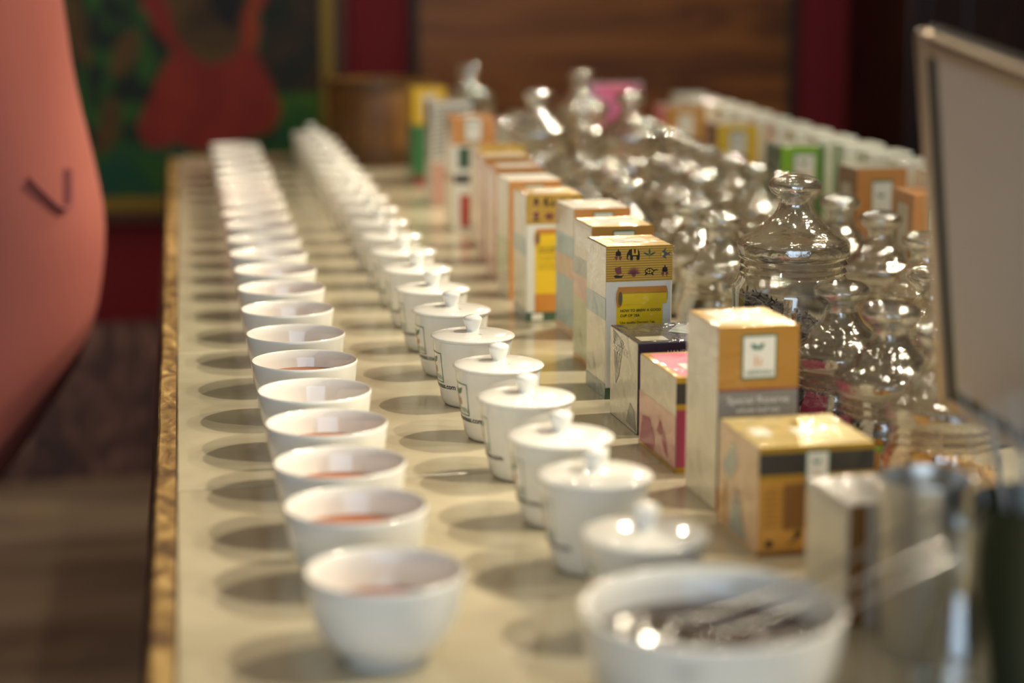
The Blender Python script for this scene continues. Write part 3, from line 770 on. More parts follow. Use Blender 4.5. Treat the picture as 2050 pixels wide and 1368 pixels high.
b = Box('tea_box', 'small pink and magenta tea box with gold edges and a black band', 0.387, 1.457, 0.08, 0.100, 0.076, R(2.5), magenta_p, gold_edge, cream_p, magenta_p)
b.panel('top', 0.07, 0.06, 0.93, 0.94, rose_p); b.panel('top', 0.2, 0.15, 0.5, 0.5, white_p, 2); b.polys('top', [leaf_pts(0.55, 0.4, 0.35, 0.08, 0.6), leaf_pts(0.5, 0.6, 0.35, 0.08, 0.2)], white_p, 2)
b.panel('front', 0, 0.94, 1, 1, gold_edge); b.panel('front', 0, 0.72, 1, 0.94, black_p); b.panel('front', 0, 0.66, 1, 0.72, gold_edge); b.panel('front', 0, 0, 1, 0.06, gold_edge)
b.text('front', 'HOW TO BREW', 0.10, 0.375, 0.0062, white_p, 'LEFT', 0.0002)
for k in range(5): b.text('front', ('rare tea picked at first light', 'scented with tropical flowers', 'and dried in the hill air')[k % 3], 0.10, 0.61 - 0.043 * k, 0.0036, white_p)
for k in range(2): b.text('front', ('two minutes in water', 'just off the boil')[k], 0.10, 0.32 - 0.045 * k, 0.0036, white_p)
b.panel('left', 0, 0, 1, 0.6, pink_p, 1)
b.polys('left', [[(0.02, 0.02), (0.1, 0.35), (0.3, 0.38), (0.45, 0.2), (0.42, 0.02)], [(0.5, 0.3), (0.6, 0.45), (0.75, 0.3), (0.82, 0.1), (0.72, 0.14), (0.62, 0.28)]], magenta_p, 2)
b.panel('left', 0, 0.0, 1, 0.05, gold_edge, 3)

b = Box('tea_box', 'tall tea box with an ochre logo band above a grey front', 0.388, 1.346, 0.061, 0.074, 0.136, R(2.5), cream_p, gold_foil, cream_p, grey_p)
b.panel('front', 0, 0.665, 1, 1, ochre_p); b.panel('front', 0, 0.655, 1, 0.665, dkred_p, 2); b.logo('front', 0.29, 0.715, 0.72, 0.955); b.panel('front', 0, 0.0, 1, 0.13, brown_p)
b.text('front', 'Special Reserve', 0.5, 0.585, 0.0075, white_p, 'CENTER'); b.text('front', 'whole leaf tea', 0.5, 0.535, 0.0058, white_p, 'CENTER'); b.text('front', 'single estate black tea', 0.5, 0.425, 0.0046, white_p, 'CENTER')
b.text('front', 'hand picked', 0.78, 0.40, 0.0042, white_p, 'CENTER'); b.panel('top', 0.14, 0.18, 0.86, 0.86, white_p)

b = Box('tea_box', 'low golden tea box with a black logo band and painted side', 0.385, 1.233, 0.082, 0.086, 0.076, R(2.0), tan_p, paper('pale_gold_top', 208, 186, 124, 0.3, 0.3, 0.9), peach_p, tan_p)
b.panel('front', 0, 0.94, 1, 1, gold_edge); b.panel('front', 0, 0.74, 1, 0.94, black_p); b.panel('front', 0, 0.70, 1, 0.74, gold_edge); b.panel('front', 0, 0, 1, 0.05, brown_p)
b.logo('front', 0.40, 0.60, 0.60, 0.95, False)
b.panel('front', 0.22, 0.24, 0.4, 0.66, brown_p)
for k in range(7): b.text('front', 'golden tips gathered by hand', 0.05, 0.60 - 0.055 * k, 0.0040, brown_p)
b.polys('front', [circ(0.10, 0.12, 0.035, 0.035), [(0.24, 0.09), (0.34, 0.15), (0.38, 0.21), (0.34, 0.23), (0.30, 0.14)], circ(0.35, 0.20, 0.03, 0.03)], black_ink)
b.panel('top', 0.45, 0.3, 0.7, 0.55, white_p); b.panel('top', 0.1, 0.35, 0.25, 0.6, white_p); b.panel('top', 0.55, 0.62, 0.75, 0.8, gold_foil)
b.polys('left', [[(0.3, 0.05), (0.45, 0.5), (0.6, 0.3), (0.75, 0.05)], [(0.1, 0.6), (0.4, 0.9), (0.5, 0.7), (0.3, 0.5)]], slate_p, 1); b.polys('left', [[(0, 0.1), (0.2, 0.5), (0.25, 0.05)]], tan_p, 2)

b = Box('tea_carton', 'small plain white carton beside the steel tumbler', 0.396, 1.088, 0.054, 0.066, 0.076, R(4), paper('plain_white', 196, 186, 172), paper('plain_white_top', 204, 202, 196, 0.1, 0.3, 0.9), None, brown_p)
b.panel('front', 0.22, 0.0, 1.0, 1.0, paper('plain_white', 0, 0, 0))
b.panel('left', 0.06, 0.06, 0.94, 0.9, cream_p)

# boxes on the far side of the jars
b = Box('tea_box', 'tea box with a yellow front and white logo before the white cartons', 0.846, 2.962, 0.064, 0.07, 0.14, 0, tan_p, cream_p, brown_p, grey_p); b.panel('front', 0, 0.55, 1, 1, yellow_p); b.logo('front', 0.28, 0.66, 0.72, 0.93, False)
b = Box('tea_box', 'tea box with a lime green front and white logo before the white cartons', 0.838, 2.62, 0.064, 0.07, 0.14, 0, green_p, grey_p, dkgreen_p, yg_p); b.panel('front', 0.85, 0, 1, 1, green_p, 1); b.logo('front', 0.3, 0.6, 0.78, 0.92, False); b.panel('front', 0.4, 0.1, 0.85, 0.5, green_p)
b = Box('tea_box', 'tea box with an orange front above slate grey before the white cartons', 0.838, 2.314, 0.064, 0.07, 0.14, 0, orange_p, silver_w, brown_p, paper('slate_blue_print', 96, 104, 116)); b.panel('front', 0, 0.36, 1, 1, orange_p); b.logo('front', 0.3, 0.45, 0.72, 0.9, False)
for k in range(4): b.panel('front', 0, 0.05 + 0.08 * k, 1, 0.075 + 0.08 * k, grey_p, 1)
b.panel('left', 0.2, 0.4, 0.7, 0.85, cream_p)
b = Box('tea_box', 'tea box with an orange front and green triangles before the white cartons', 0.808, 2.05, 0.062, 0.07, 0.14, R(-3), orange_p, orange_p, orange_p, orange_p)
b.panel('left', 0.25, 0.2, 0.75, 0.9, cream_p); b.polys('left', [[(0, 0.5), (0.22, 0.6), (0, 0.7)], [(1, 0.5), (0.8, 0.6), (1, 0.7)], [(0, 0.05), (0.3, 0.05), (0, 0.2)]], emer_p); b.logo('front', 0.3, 0.45, 0.72, 0.9, False)
b.polys('front', [[(0, 0.5), (0.22, 0.6), (0, 0.7)], [(0, 0.05), (0.3, 0.05), (0, 0.2)]], emer_p)
b = Box('tea_box', 'plain orange tea box standing among the jars by the row of cartons', 0.862, 3.34, 0.07, 0.07, 0.14, R(3), orange_p, grey_p, orange_p, tan_p); b.panel('front', 0.3, 0.6, 0.7, 0.9, white_p)

cart_w = paper('carton_white', 238, 240, 228, 0.0, 0.4, 0.3)
proto = empty('white_carton')
bm = bmesh.new(); box_bm(bm, 0, 0.056, 0, 0.050, 0, 0.128, 0.001); mobj('carton_body', bm_mesh('carton_body', bm), cart_w, proto)
bm = bmesh.new(); box_bm(bm, -0.0012, 0.0572, -0.0012, 0.0512, 0.112, 0.141, 0.0015); mobj('carton_lid', bm_mesh('carton_lid', bm), cart_w, proto)
for k in range(6): mobj('embossed_line', box_mesh('embossed_line', 0.004, 0.052, -0.0008, 0.0002, 0.02 + 0.015 * k, 0.0215 + 0.015 * k), cart_w, proto)
for i in range(13):
    t = proto if i == 0 else copy_tree(proto)
    y = 2.27 + 0.113 * i
    t.location = (0.914 + 0.03 * (y - 2.25) + random.uniform(-0.003, 0.003), y, 0); t.rotation_euler.z = random.uniform(-0.03, 0.03)
    tag(t, '%s plain white lidded carton in its row, counting from the display panel' % ORD[i], 'carton', 'white cartons along the far side of the table')

# pink pouch
root = empty('tea_pouch', (0.80, 3.47, 0)); tag(root, 'pink and silver foil tea pouch standing among the far jars', 'pouch')
v, f = [], []
NX, NZ = 12, 14
for s in (-1, 1):
    for j in range(NZ + 1):
        for i in range(NX + 1):
            u = i / NX * 2 - 1; z = j / NZ
            th = 0.022 * (1 - u * u) ** 0.5 * (1 - z) ** 0.6 + 0.0006
            v.append((u * 0.05 * (1 - 0.06 * math.sin(math.pi * z)), s * th, z * 0.172))
n1 = (NX + 1) * (NZ + 1)
for j in range(NZ):
    for i in range(NX):
        a = j * (NX + 1) + i
        f.append((a, a + 1, a + NX + 2, a + NX + 1)); f.append((n1 + a + 1, n1 + a, n1 + a + NX + 1, n1 + a + NX + 2))
mobj('pouch_body', pyd('pouch_body', v, f, True), paper('pink_foil', 200, 96, 130, 0.4, 0.3, 0.8), root)
mobj('seal', box_mesh('seal', -0.05, 0.05, -0.0015, 0.0015, 0.158, 0.174), paper('silver_seal', 196, 180, 190, 0.5, 0.3), root)

# ------------------------------------------------------------------ glass jars
glass = glass_mat('clear_glass')
tea_dark = mat('dark_tea', rgb(48, 38, 34), 0.6, vary=0.4, scale=300)
tea_green = mat('olive_tea', rgb(104, 92, 48), 0.7, vary=0.4, scale=300)
tea_tan = mat('tan_tea', rgb(190, 150, 88), 0.7, vary=0.4, scale=300)
def lid_profile(rr, zr):
    P = [(rr - 0.0035, zr - 0.004), (rr - 0.0005, zr), (rr, zr + 0.003), (rr, zr + 0.008), (rr - 0.0012, zr + 0.0112), (rr - 0.005, zr + 0.0143), (rr - 0.014, zr + 0.0195), (0.0270, zr + 0.0260), (0.0198, zr + 0.0325), (0.0158, zr + 0.0385), (0.0140, zr + 0.0435), (0.0142, zr + 0.0475), (0.0170, zr + 0.0510), (0.0212, zr + 0.0540), (0.0234, zr + 0.0585), (0.0228, zr + 0.0632), (0.0195, zr + 0.0668), (0.012, zr + 0.0692), (0.005, zr + 0.0699), (0.0, zr + 0.070)]
    Q = []                                   # inner wall, 2.4 mm inside the outer one
    for i in range(len(P)):
        a = Vector(P[max(i - 1, 0)]); c = Vector(P[min(i + 1, len(P) - 1)]); t = (c - a).normalized()
        n_ = Vector((-t.y, t.x)); q = Vector(P[i]) + n_ * 0.0024
        Q.append((max(q.x, 0.0) if i < len(P) - 1 else 0.0, q.y))
    return P + Q[::-1] + [P[0]]
def body_profile(rb, rr, zr):
    P = [(0.0, 0.005), (rb * 0.6, 0.004), (rb - 0.008, 0.0), (rb - 0.003, 0.0012), (rb - 0.0004, 0.005), (rb, 0.010), (rb, zr - 0.034), (rb - 0.001, zr - 0.029), (rb - 0.0045, zr - 0.0235), (rr - 0.0018, zr - 0.021), (rr - 0.0040, zr - 0.018), (rr - 0.0022, zr - 0.0150), (rr - 0.0042, zr - 0.0115), (rr - 0.0018, zr - 0.008), (rr - 0.0036, zr - 0.0045), (rr - 0.001, zr - 0.0025), (rr - 0.0004, zr - 0.0008), (rr - 0.002, zr), (rr - 0.0055, zr - 0.001)]
    return P
def heap(name, rad, level, slope, seed, nstrip, H0=0.006):
    """dry leaf heap: lumpy filled surface plus curled leaf strips lying on it and against the glass"""
    rnd = random.Random(seed)
    v, f = [], []
    n, m_ = 28, 9
    def top(x, y): return max(H0 + 0.003, level - slope * x + 0.004 * noise.noise(Vector((x * 90, y * 90, seed))))
    for j in range(m_ + 1):
        for i in range(n):
            a = 2 * math.pi * i / n; r = rad * j / m_
            x, y = r * math.cos(a), r * math.sin(a)
            v.append((x, y, top(x, y) + rnd.uniform(-0.0008, 0.0008)))
    for j in range(m_):
        for i in range(n):
            f.append((j * n + i, (j + 1) * n + i, (j + 1) * n + (i + 1) % n, j * n + (i + 1) % n))
    b0 = len(v)
    for i in range(n):
        a = 2 * math.pi * i / n; v.append((rad * math.cos(a), rad * math.sin(a), H0))
    for i in range(n):
        f.append((m_ * n + i, b0 + i, b0 + (i + 1) % n, m_ * n + (i + 1) % n))
    f.append(tuple(b0 + i for i in range(n - 1, -1, -1)))
    for k in range(nstrip):
        a = rnd.uniform(0, 2 * math.pi)
        wall = rnd.random() < 0.45
        r = rad * (rnd.uniform(0.97, 1.0) if wall else math.sqrt(rnd.random()) * 0.94)
        x, y = r * math.cos(a), r * math.sin(a)
        z = rnd.uniform(H0 + 0.002, top(x, y)) if wall else top(x, y) + rnd.uniform(0.0, 0.003)
        L = rnd.uniform(0.005, 0.013); w = rnd.uniform(0.0006, 0.0014)
        if wall: d = (Vector((-math.sin(a), math.cos(a), 0)) * rnd.uniform(-1, 1) + Vector((0, 0, rnd.uniform(-1, 1)))).normalized(); up_ = Vector((math.cos(a), math.sin(a), 0))
        else: d = Vector((rnd.uniform(-1, 1), rnd.uniform(-1, 1), rnd.uniform(-0.3, 0.6))).normalized(); up_ = Vector((0, 0, 1))
        s = d.cross(up_).normalized() * w
        c = Vector((x, y, z)); bend = rnd.uniform(-0.3, 0.3) * L
        bq = len(v)
        for t in (-0.5, -0.17, 0.17, 0.5):
            q = c + d * (t * L) + s.normalized() * bend * (0.25 - t * t) + up_ * 0.0012 * (0.3 - t * t)
            rr_ = math.hypot(q.x, q.y)
            if rr_ > rad + 0.0006: q.x *= (rad + 0.0006) / rr_; q.y *= (rad + 0.0006) / rr_
            ww = s * (1 - 1.2 * abs(t))
            v.append(tuple(q - ww)); v.append(tuple(q + ww))
        for t in range(3): f.append((bq + 2 * t, bq + 2 * t + 2, bq + 2 * t + 3, bq + 2 * t + 1))
    return pyd(name, v, f)
lid_glass = bpy.data.materials.new('lid_glass'); lid_glass.use_nodes = True
_nt = lid_glass.node_tree; _nt.nodes.remove(_nt.nodes['Principled BSDF']); _g = _nt.nodes.new('ShaderNodeBsdfGlass'); _g.inputs['Roughness'].default_value = 0.02; _g.inputs['IOR'].default_value = 1.48
_g.inputs['Color'].default_value = (0.97, 0.98, 0.95, 1)
_mx = _nt.nodes.new('ShaderNodeMixShader'); _mx.inputs[0].default_value = 0.5; _tr = _nt.nodes.new('ShaderNodeBsdfTransparent')
_gl = _nt.nodes.new('ShaderNodeBsdfGlossy'); _gl.inputs['Roughness'].default_value = 0.06; _m2 = _nt.nodes.new('ShaderNodeMixShader'); _m2.inputs[0].default_value = 0.16
_nz = _nt.nodes.new('ShaderNodeTexNoise'); _nz.inputs['Scale'].default_value = 75; _bp = _nt.nodes.new('ShaderNodeBump'); _bp.inputs['Strength'].default_value = 0.7; _bp.inputs['Distance'].default_value = 0.003
_tc = _nt.nodes.new('ShaderNodeTexCoord'); _nt.links.new(_tc.outputs['Object'], _nz.inputs['Vector']); _nt.links.new(_nz.outputs['Fac'], _bp.inputs['Height']); _nt.links.new(_bp.outputs['Normal'], _gl.inputs['Normal'])
_nt.links.new(_tr.outputs[0], _mx.inputs[1]); _nt.links.new(_g.outputs[0], _mx.inputs[2]); _nt.links.new(_mx.outputs[0], _m2.inputs[1]); _nt.links.new(_gl.outputs[0], _m2.inputs[2])
_nt.links.new(_m2.outputs[0], _nt.nodes['Material Output'].inputs['Surface'])
JM = {}
seal_m = bpy.data.materials.new('seal_plastic'); seal_m.use_nodes = True
_nt = seal_m.node_tree; _p = _nt.nodes['Principled BSDF']; _p.inputs['Base Color'].default_value = rgb(214, 190, 150); _p.inputs['Roughness'].default_value = 0.35
_mx = _nt.nodes.new('ShaderNodeMixShader'); _tr = _nt.nodes.new('ShaderNodeBsdfTransparent'); _mx.inputs[0].default_value = 0.38
_nt.links.new(_tr.outputs[0], _mx.inputs[1]); _nt.links.new(_p.outputs[0], _mx.inputs[2]); _nt.links.new(_mx.outputs[0], _nt.nodes['Material Output'].inputs['Surface'])
def jar_meshes(size):
    if size not in JM:
        rb, rr, zr = {'large': (0.0535, 0.0502, 0.1365), 'small': (0.0455, 0.0432, 0.0605), 'mid': (0.0455, 0.0432, 0.079)}[size]
        JM[size] = (lathe('jar_body', body_profile(rb, rr, zr), 56, 60), lathe('jar_lid', lid_profile(rr, zr), 56, 70), rb, zr, lathe('seal_ring', [(rr - 0.0075 - (0.0012 if k % 2 else 0), zr - 0.020 + 0.0024 * k) for k in range(11)], 48, 30))
    return JM[size]
HEAPS = {}
def jar(x, y, size, fill, tea, near=False, slope=0.0, label='', group=None, rot=0.0):
    bme, lme, rb, zr, sme = jar_meshes(size)
    t = empty('glass_jar', (x, y, 0), rot)
    tag(t, label, 'jar', group)
    mobj('jar_body', bme, glass, t); ld = mobj('jar_lid', lme, lid_glass, t); mobj('seal_ring', sme, seal_m, ld)
    key = (size, round(fill, 2), near, slope, tea.name)
    if key not in HEAPS: HEAPS[key] = heap('tea_leaves', rb - 0.0026, 0.007 + fill * (zr - 0.035), slope, len(HEAPS) + 3, 700 if near else 60)
    h = mobj('tea_leaves', HEAPS[key], tea, t); h['kind'] = 'stuff'
    return t
jar(0.552, 1.682, 'large', 0.70, tea_dark, True, 0.45, 'tall clear glass jar half full of dark curled tea leaves sloping to one side', rot=R(-20))
j2 = jar(0.557, 1.566, 'small', 0.85, tea_dark, True, 0.05, 'short glass jar of dark tea right in front of the tall sloping one')
j3 = jar(0.561, 1.462, 'small', 0.75, tea_dark, True, 0.25, 'short glass jar of dark tea with a green and gold paper label')
jar(0.566, 1.362, 'small', 0.62, tea_tan, True, 0.2, 'short glass jar of brown tea beneath the tilted display panel')
def paper_label(t, rb, ang, w, z0, z1, m1, m2):
    v, f = [], []
    n = 10
    for i in range(n + 1):
        a = ang + (i / n - 0.5) * w / rb
        for z in (z0, z1): v.append(((rb + 0.0004) * math.cos(a), (rb + 0.0004) * math.sin(a), z))
    for i in range(n): f.append((2 * i, 2 * i + 2, 2 * i + 3, 2 * i + 1))
    mobj('paper_label', pyd('paper_label', v, f), m1, t)
    v2 = [((q[0]) * 1.008, q[1] * 1.008, q[2] if k % 2 else q[2] + (z1 - z0) * 0.75) for k, q in enumerate(v)]
    mobj('label_band', pyd('label_band', v2, f), m2, t)
paper_label(j3, 0.0455, R(-125), 0.022, 0.004, 0.024, tan_p, yg_p)
paper_label(j2, 0.0455, R(-125), 0.022, 0.003, 0.020, pink_p, palegreen_p)

GL = 'clear glass jars in the middle of the table'
kinds = [tea_dark, tea_tan, tea_green]
near_jars = [(0.597, 1.925, tea_tan, 'short glass jar of tan tea close behind the tall sloping jar'), (0.583, 2.022, tea_dark, 'short glass jar of dark tea beside the blue-fronted box'),
             (0.587, 2.140, tea_green, 'short glass jar of olive tea beside the box with a yellow scroll'), (0.739, 1.840, tea_tan, 'short glass jar of tan tea close to the display panel'),
             (0.752, 2.000, tea_tan, 'short glass jar of tan tea touching the orange box with green triangles'), (0.757, 2.143, tea_dark, 'short glass jar of dark tea between the two orange boxes'),
             (0.660, 1.530, tea_dark, 'short glass jar of dark tea partly behind the display panel frame'), (0.664, 1.630, tea_tan, 'short glass jar of tan tea beside the tall sloping jar')]
small_xy = [(0.592, 2.240), (0.560, 2.345), (0.568, 2.450), (0.556, 2.560), (0.566, 2.665), (0.556, 3.000), (0.566, 3.105), (0.556, 3.215), (0.566, 3.335),
            (0.752, 2.262), (0.772, 2.380), (0.765, 2.500), (0.772, 2.625), (0.768, 2.745), (0.774, 2.870), (0.782, 2.985), (0.785, 3.100), (0.790, 3.215),
            (0.668, 2.415), (0.664, 2.515), (0.672, 2.620), (0.664, 2.930), (0.672, 3.040), (0.676, 3.150), (0.620, 3.425)]
rj = random.Random(3)
for x, y, te, lb in near_jars: jar(x, y, 'small', rj.choice((0.45, 0.7)), te, True, 0.0, lb, None, rj.uniform(0, 6))
for i, (x, y) in enumerate(small_xy):
    te = kinds[rj.choices((0, 1, 2), (0.28, 0.52, 0.2))[0]]
    tn = {'dark_tea': 'dark tea', 'olive_tea': 'olive tea', 'tan_tea': 'tan tea'}[te.name]
    lb = '%s short glass jar of %s behind the scroll box beside the tea boxes' % (ORD[i], tn) if i < 9 else '%s short glass jar of %s in the line beside the white cartons' % (ORD[i - 9], tn) if i < 18 else '%s short glass jar of %s in the middle line leading to the pink pouch' % (ORD[i - 18], tn)
    jar(x, y, 'small', rj.choice((0.35, 0.55, 0.8)), te, False, 0.0, lb, GL, rj.uniform(0, 6))
jar(0.545, 3.52, 'large', 0.5, tea_dark, False, 0.0, 'tall clear glass jar of dark tea near the wooden tub')
jar(0.545, 2.86, 'large', 0.3, tea_green, False, 0.0, 'tall clear glass jar of olive green tea behind the short jars')
jar(0.705, 3.31, 'large', 0.8, tea_tan, False, 0.0, 'tall clear glass jar full of tan tea beside the pink pouch')
jar(0.664, 2.775, 'large', 0.5, tea_tan, False, 0.0, 'tall clear glass jar half full of tan tea among the short jars')

# wooden tub at the far end
root = empty('wooden_tub', (0.425, 3.85, 0)); tag(root, 'round brown wooden tub at the far end of the lidded mugs', 'tub')
tw = wood_mat('tub_wood', rgb(70, 42, 14), rgb(104, 68, 26), rgb(130, 90, 44), 5, (6, 6, 1), 0.5)
mobj('tub_body', lathe('tub_body', [(0, 0.004), (0.09, 0.004), (0.094, 0.0), (0.098, 0.004), (0.101, 0.08), (0.103, 0.158), (0.1, 0.162), (0.094, 0.158), (0.092, 0.012), (0, 0.012)], 56, 40), tw, root)
for z in (0.148, 0.02):
    mobj('hoop', lathe('hoop', [(0.100, z), (0.1055, z + 0.001), (0.106, z + 0.008), (0.1055, z + 0.015), (0.100, z + 0.016)], 56, 40), mat('tub_hoop', rgb(84, 58, 26), 0.45), root)

# ------------------------------------------------------------------ foreground
BBR, BBH = 0.069, 0.068
bx, by = 0.273, 0.948
root = mobj('large_bowl', lathe('large_bowl', bowl_profile(BBR, BBH, 0.0045), 72, 60), porc); root.location = (bx, by, 0)
tag(root, 'large white porcelain bowl of rinsing water with spoons in it', 'bowl')
wm, nt, p = new_mat('rinse_water'); p.inputs['Base Color'].default_value = rgb(66, 52, 46); p.inputs['Roughness'].default_value = 0.04; p.inputs['IOR'].default_value = 1.33
mobj('rinsing_water', disc('rinsing_water', inner_r(BBR, BBH, 0.05, 0.0045), 0.05), wm, root)
steel = mat('steel', rgb(196, 196, 196), 0.16, 1.0)
def spoon(p_in, p_rim, p_out, label):
    a, m_, c = Vector(p_in), Vector(p_rim), Vector(p_out)
    root = empty('tasting_spoon', a); tag(root, label, 'spoon')
    pts = spline([a, a + (m_ - a) * 0.25 + Vector((0, 0, -0.002)), m_, c], 6)
    n = len(pts)
    mobj('handle', tube('handle', [q - a for q in pts], [0.0016 + 0.0016 * max(0, (i / n - 0.55)) * 2 for i in range(n)], 10, 0.55), steel, root)
    d = (a - pts[3]).normalized(); s = d.cross(Vector((0, 0, 1))).normalized(); u = s.cross(d)
    v, f = [], []
    N, M = 20, 6
    for side in (0, 1):
        for j in range(M + 1):
            for i in range(N):
                an = 2 * math.pi * i / N; r = j / M
                q = d * (0.017 + 0.021 * r * math.cos(an)) + s * 0.0145 * r * math.sin(an) + u * (-0.007 * (1 - r * r) - 0.0007 * side)
                v.append(tuple(q))
    o_ = (M + 1) * N
    for j in range(M):
        for i in range(N):
            k = (i + 1) % N
            f.append((j * N + i, (j + 1) * N + i, (j + 1) * N + k, j * N + k)); f.append((o_ + j * N + i, o_ + j * N + k, o_ + (j + 1) * N + k, o_ + (j + 1) * N + i))
    for i in range(N):
        k = (i + 1) % N; f.append((M * N + i, o_ + M * N + i, o_ + M * N + k, M * N + k))
    mobj('spoon_bowl', pyd('spoon_bowl', v, f, True, 60), steel, root)
spoon((0.256, 0.958, 0.0565), (0.335, 0.968, 0.0735), (0.408, 0.978, 0.104), 'steel tasting spoon leaning out of the large bowl nearest the white carton')
spoon((0.262, 0.930, 0.0565), (0.337, 0.941, 0.0735), (0.398, 0.945, 0.095), 'steel tasting spoon lying between two others in the large bowl')
spoon((0.272, 0.902, 0.0565), (0.334, 0.914, 0.0735), (0.392, 0.920, 0.094), 'steel tasting spoon leaning out of the large bowl towards the green tin')

root = mobj('steel_tumbler', lathe('steel_tumbler', [(0, 0.001), (0.020, 0.001), (0.0215, 0.0), (0.0225, 0.003), (0.0265, 0.100), (0.0275, 0.1035), (0.0272, 0.105), (0.0262, 0.1045), (0.0252, 0.100), (0.021, 0.006), (0, 0.005)], 48, 50), mat('brushed_steel', rgb(214, 212, 206), 0.32, 0.9, bump=0.02, scale=40))
root.location = (0.424, 1.040, 0); tag(root, 'tall stainless steel tumbler beside the small white carton', 'tumbler')

root = mobj('glass_bottle', lathe('glass_bottle', [(0, 0.003), (0.012, 0.002), (0.017, 0.0), (0.0195, 0.002), (0.0208, 0.010), (0.0205, 0.026), (0.0175, 0.044), (0.0130, 0.060), (0.0108, 0.075), (0.0106, 0.097), (0.0118, 0.103), (0.0124, 0.106), (0.0112, 0.1075), (0.0095, 0.106), (0.0085, 0.097), (0.0088, 0.076), (0.0110, 0.061), (0.0150, 0.046), (0.0178, 0.03), (0.018, 0.012), (0.016, 0.006), (0, 0.006)], 48, 60), glass_mat('bottle_glass', (0.94, 0.95, 0.94), (0.5, 0.52, 0.48), 0.12))
root.location = (0.408, 0.952, 0); tag(root, 'small clear glass bottle with a long neck beside the green tin', 'bottle')

root = empty('green_tin', (0.466, 0.985, 0)); tag(root, 'round dark green tin beside the small glass bottle', 'tin')
mobj('tin_body', lathe('tin_body', [(0, 0.001), (0.033, 0.001), (0.0345, 0.0), (0.035, 0.002), (0.035, 0.102), (0.0356, 0.1035), (0.0352, 0.105), (0.034, 0.1045), (0.0336, 0.1), (0.0336, 0.004), (0, 0.003)], 48, 40), mat('tin_green', rgb(34, 40, 20), 0.5), root)
rs = random.Random(5)
stm = mat('grey_plastic', rgb(196, 198, 196), 0.35)
for k in range(12):
    a = rs.uniform(0, 6.28); r = rs.uniform(0.0, 0.018)
    b0 = Vector((0.466 + r * math.cos(a), 0.985 + r * math.sin(a), 0.006))
    lx = -0.018 + 0.004 * k if k < 9 else 0.01
    t_ = Vector((0.466 + (-0.044 + 0.0056 * k), 0.983 + rs.uniform(-0.012, 0.012), 0.160 + rs.uniform(-0.008, 0.008)))
    s_ = mobj('stirrer', tube('stirrer', [b0 - b0, (t_ - b0) * 0.5, t_ - b0], 0.0022, 8, 0.45), stm); s_.location = b0
    tag(s_, 'thin grey plastic stirrer standing in the dark green tin', 'stirrer', 'grey stirrers in the green tin')

# tilted display panel
rt = Vector((math.cos(YAW), -math.sin(YAW), 0)); fw = Vector((math.sin(YAW) * math.cos(PITCH), math.cos(YAW) * math.cos(PITCH), -math.sin(PITCH))); up = rt.cross(fw)
XA = (rt * 0.40 - up * 0.35 - fw * 0.85).normalized()           # along the panel, to its near end
TLp = Vector((0.454, 1.153, 0.354))
BLp = Vector((0.504, 1.210, 0.109))
ZA = (TLp - BLp); ZA = (ZA - XA * ZA.dot(XA)).normalized(); NA = ZA.cross(XA).normalized()
PH = (TLp - BLp).length; PW = 0.25
root = empty('display_panel'); root.matrix_world = Matrix(((XA.x, NA.x, ZA.x, BLp.x), (XA.y, NA.y, ZA.y, BLp.y), (XA.z, NA.z, ZA.z, BLp.z), (0, 0, 0, 1)))
tag(root, 'tilted grey display panel in a silver frame on a black stand', 'display')
FB = 0.017
sil = mat('silver_frame', rgb(176, 160, 142), 0.3, 0.75)
bez = mat('black_bezel', rgb(22, 20, 20), 0.4)
scr = mat('grey_screen', rgb(188, 174, 164), 0.5, vary=0.06, scale=4)
bm = bmesh.new(); box_bm(bm, 0, PW, 0, 0.012, 0, PH, 0.004, 3); mobj('back_shell', bm_mesh('back_shell', bm), bez, root)
for a in ((0, FB * 0.55, 0, PH), (PW - FB * 0.55, PW, 0, PH), (FB * 0.55, PW - FB * 0.55, PH - FB * 0.8, PH), (FB * 0.55, PW - FB * 0.55, 0, FB * 0.5)):
    bm = bmesh.new(); box_bm(bm, a[0], a[1], -0.006, 0.002, a[2], a[3], 0.0028, 3); mobj('frame_rail', bm_mesh('frame_rail', bm), sil, root)
mobj('bezel', box_mesh('bezel', FB * 0.5, PW - FB * 0.5, -0.003, 0.0, FB * 0.45, PH - FB * 0.7), bez, root)
mobj('screen', box_mesh('screen', FB * 1.15, PW - FB * 1.1, -0.0036, -0.002, FB * 1.0, PH - FB * 0.85), scr, root)
inv = root.matrix_world.inverted()
c0 = BLp + XA * 0.10 + NA * 0.012 + ZA * 0.06
foot = Vector((c0.x + 0.07, c0.y + 0.0, 0.012))
mobj('stand_pole', tube('stand_pole', [inv @ q for q in spline([c0, c0 + NA * 0.03, Vector((foot.x, foot.y, 0.06)), foot], 5)], 0.008, 12), bez, root)
fd = mobj('stand_foot', lathe('stand_foot', [(0, 0), (0.05, 0), (0.052, 0.003), (0.048, 0.008), (0.012, 0.014), (0, 0.014)], 40, 40), bez, root)
fd.matrix_local = inv @ Matrix.Translation((foot.x, foot.y, 0))

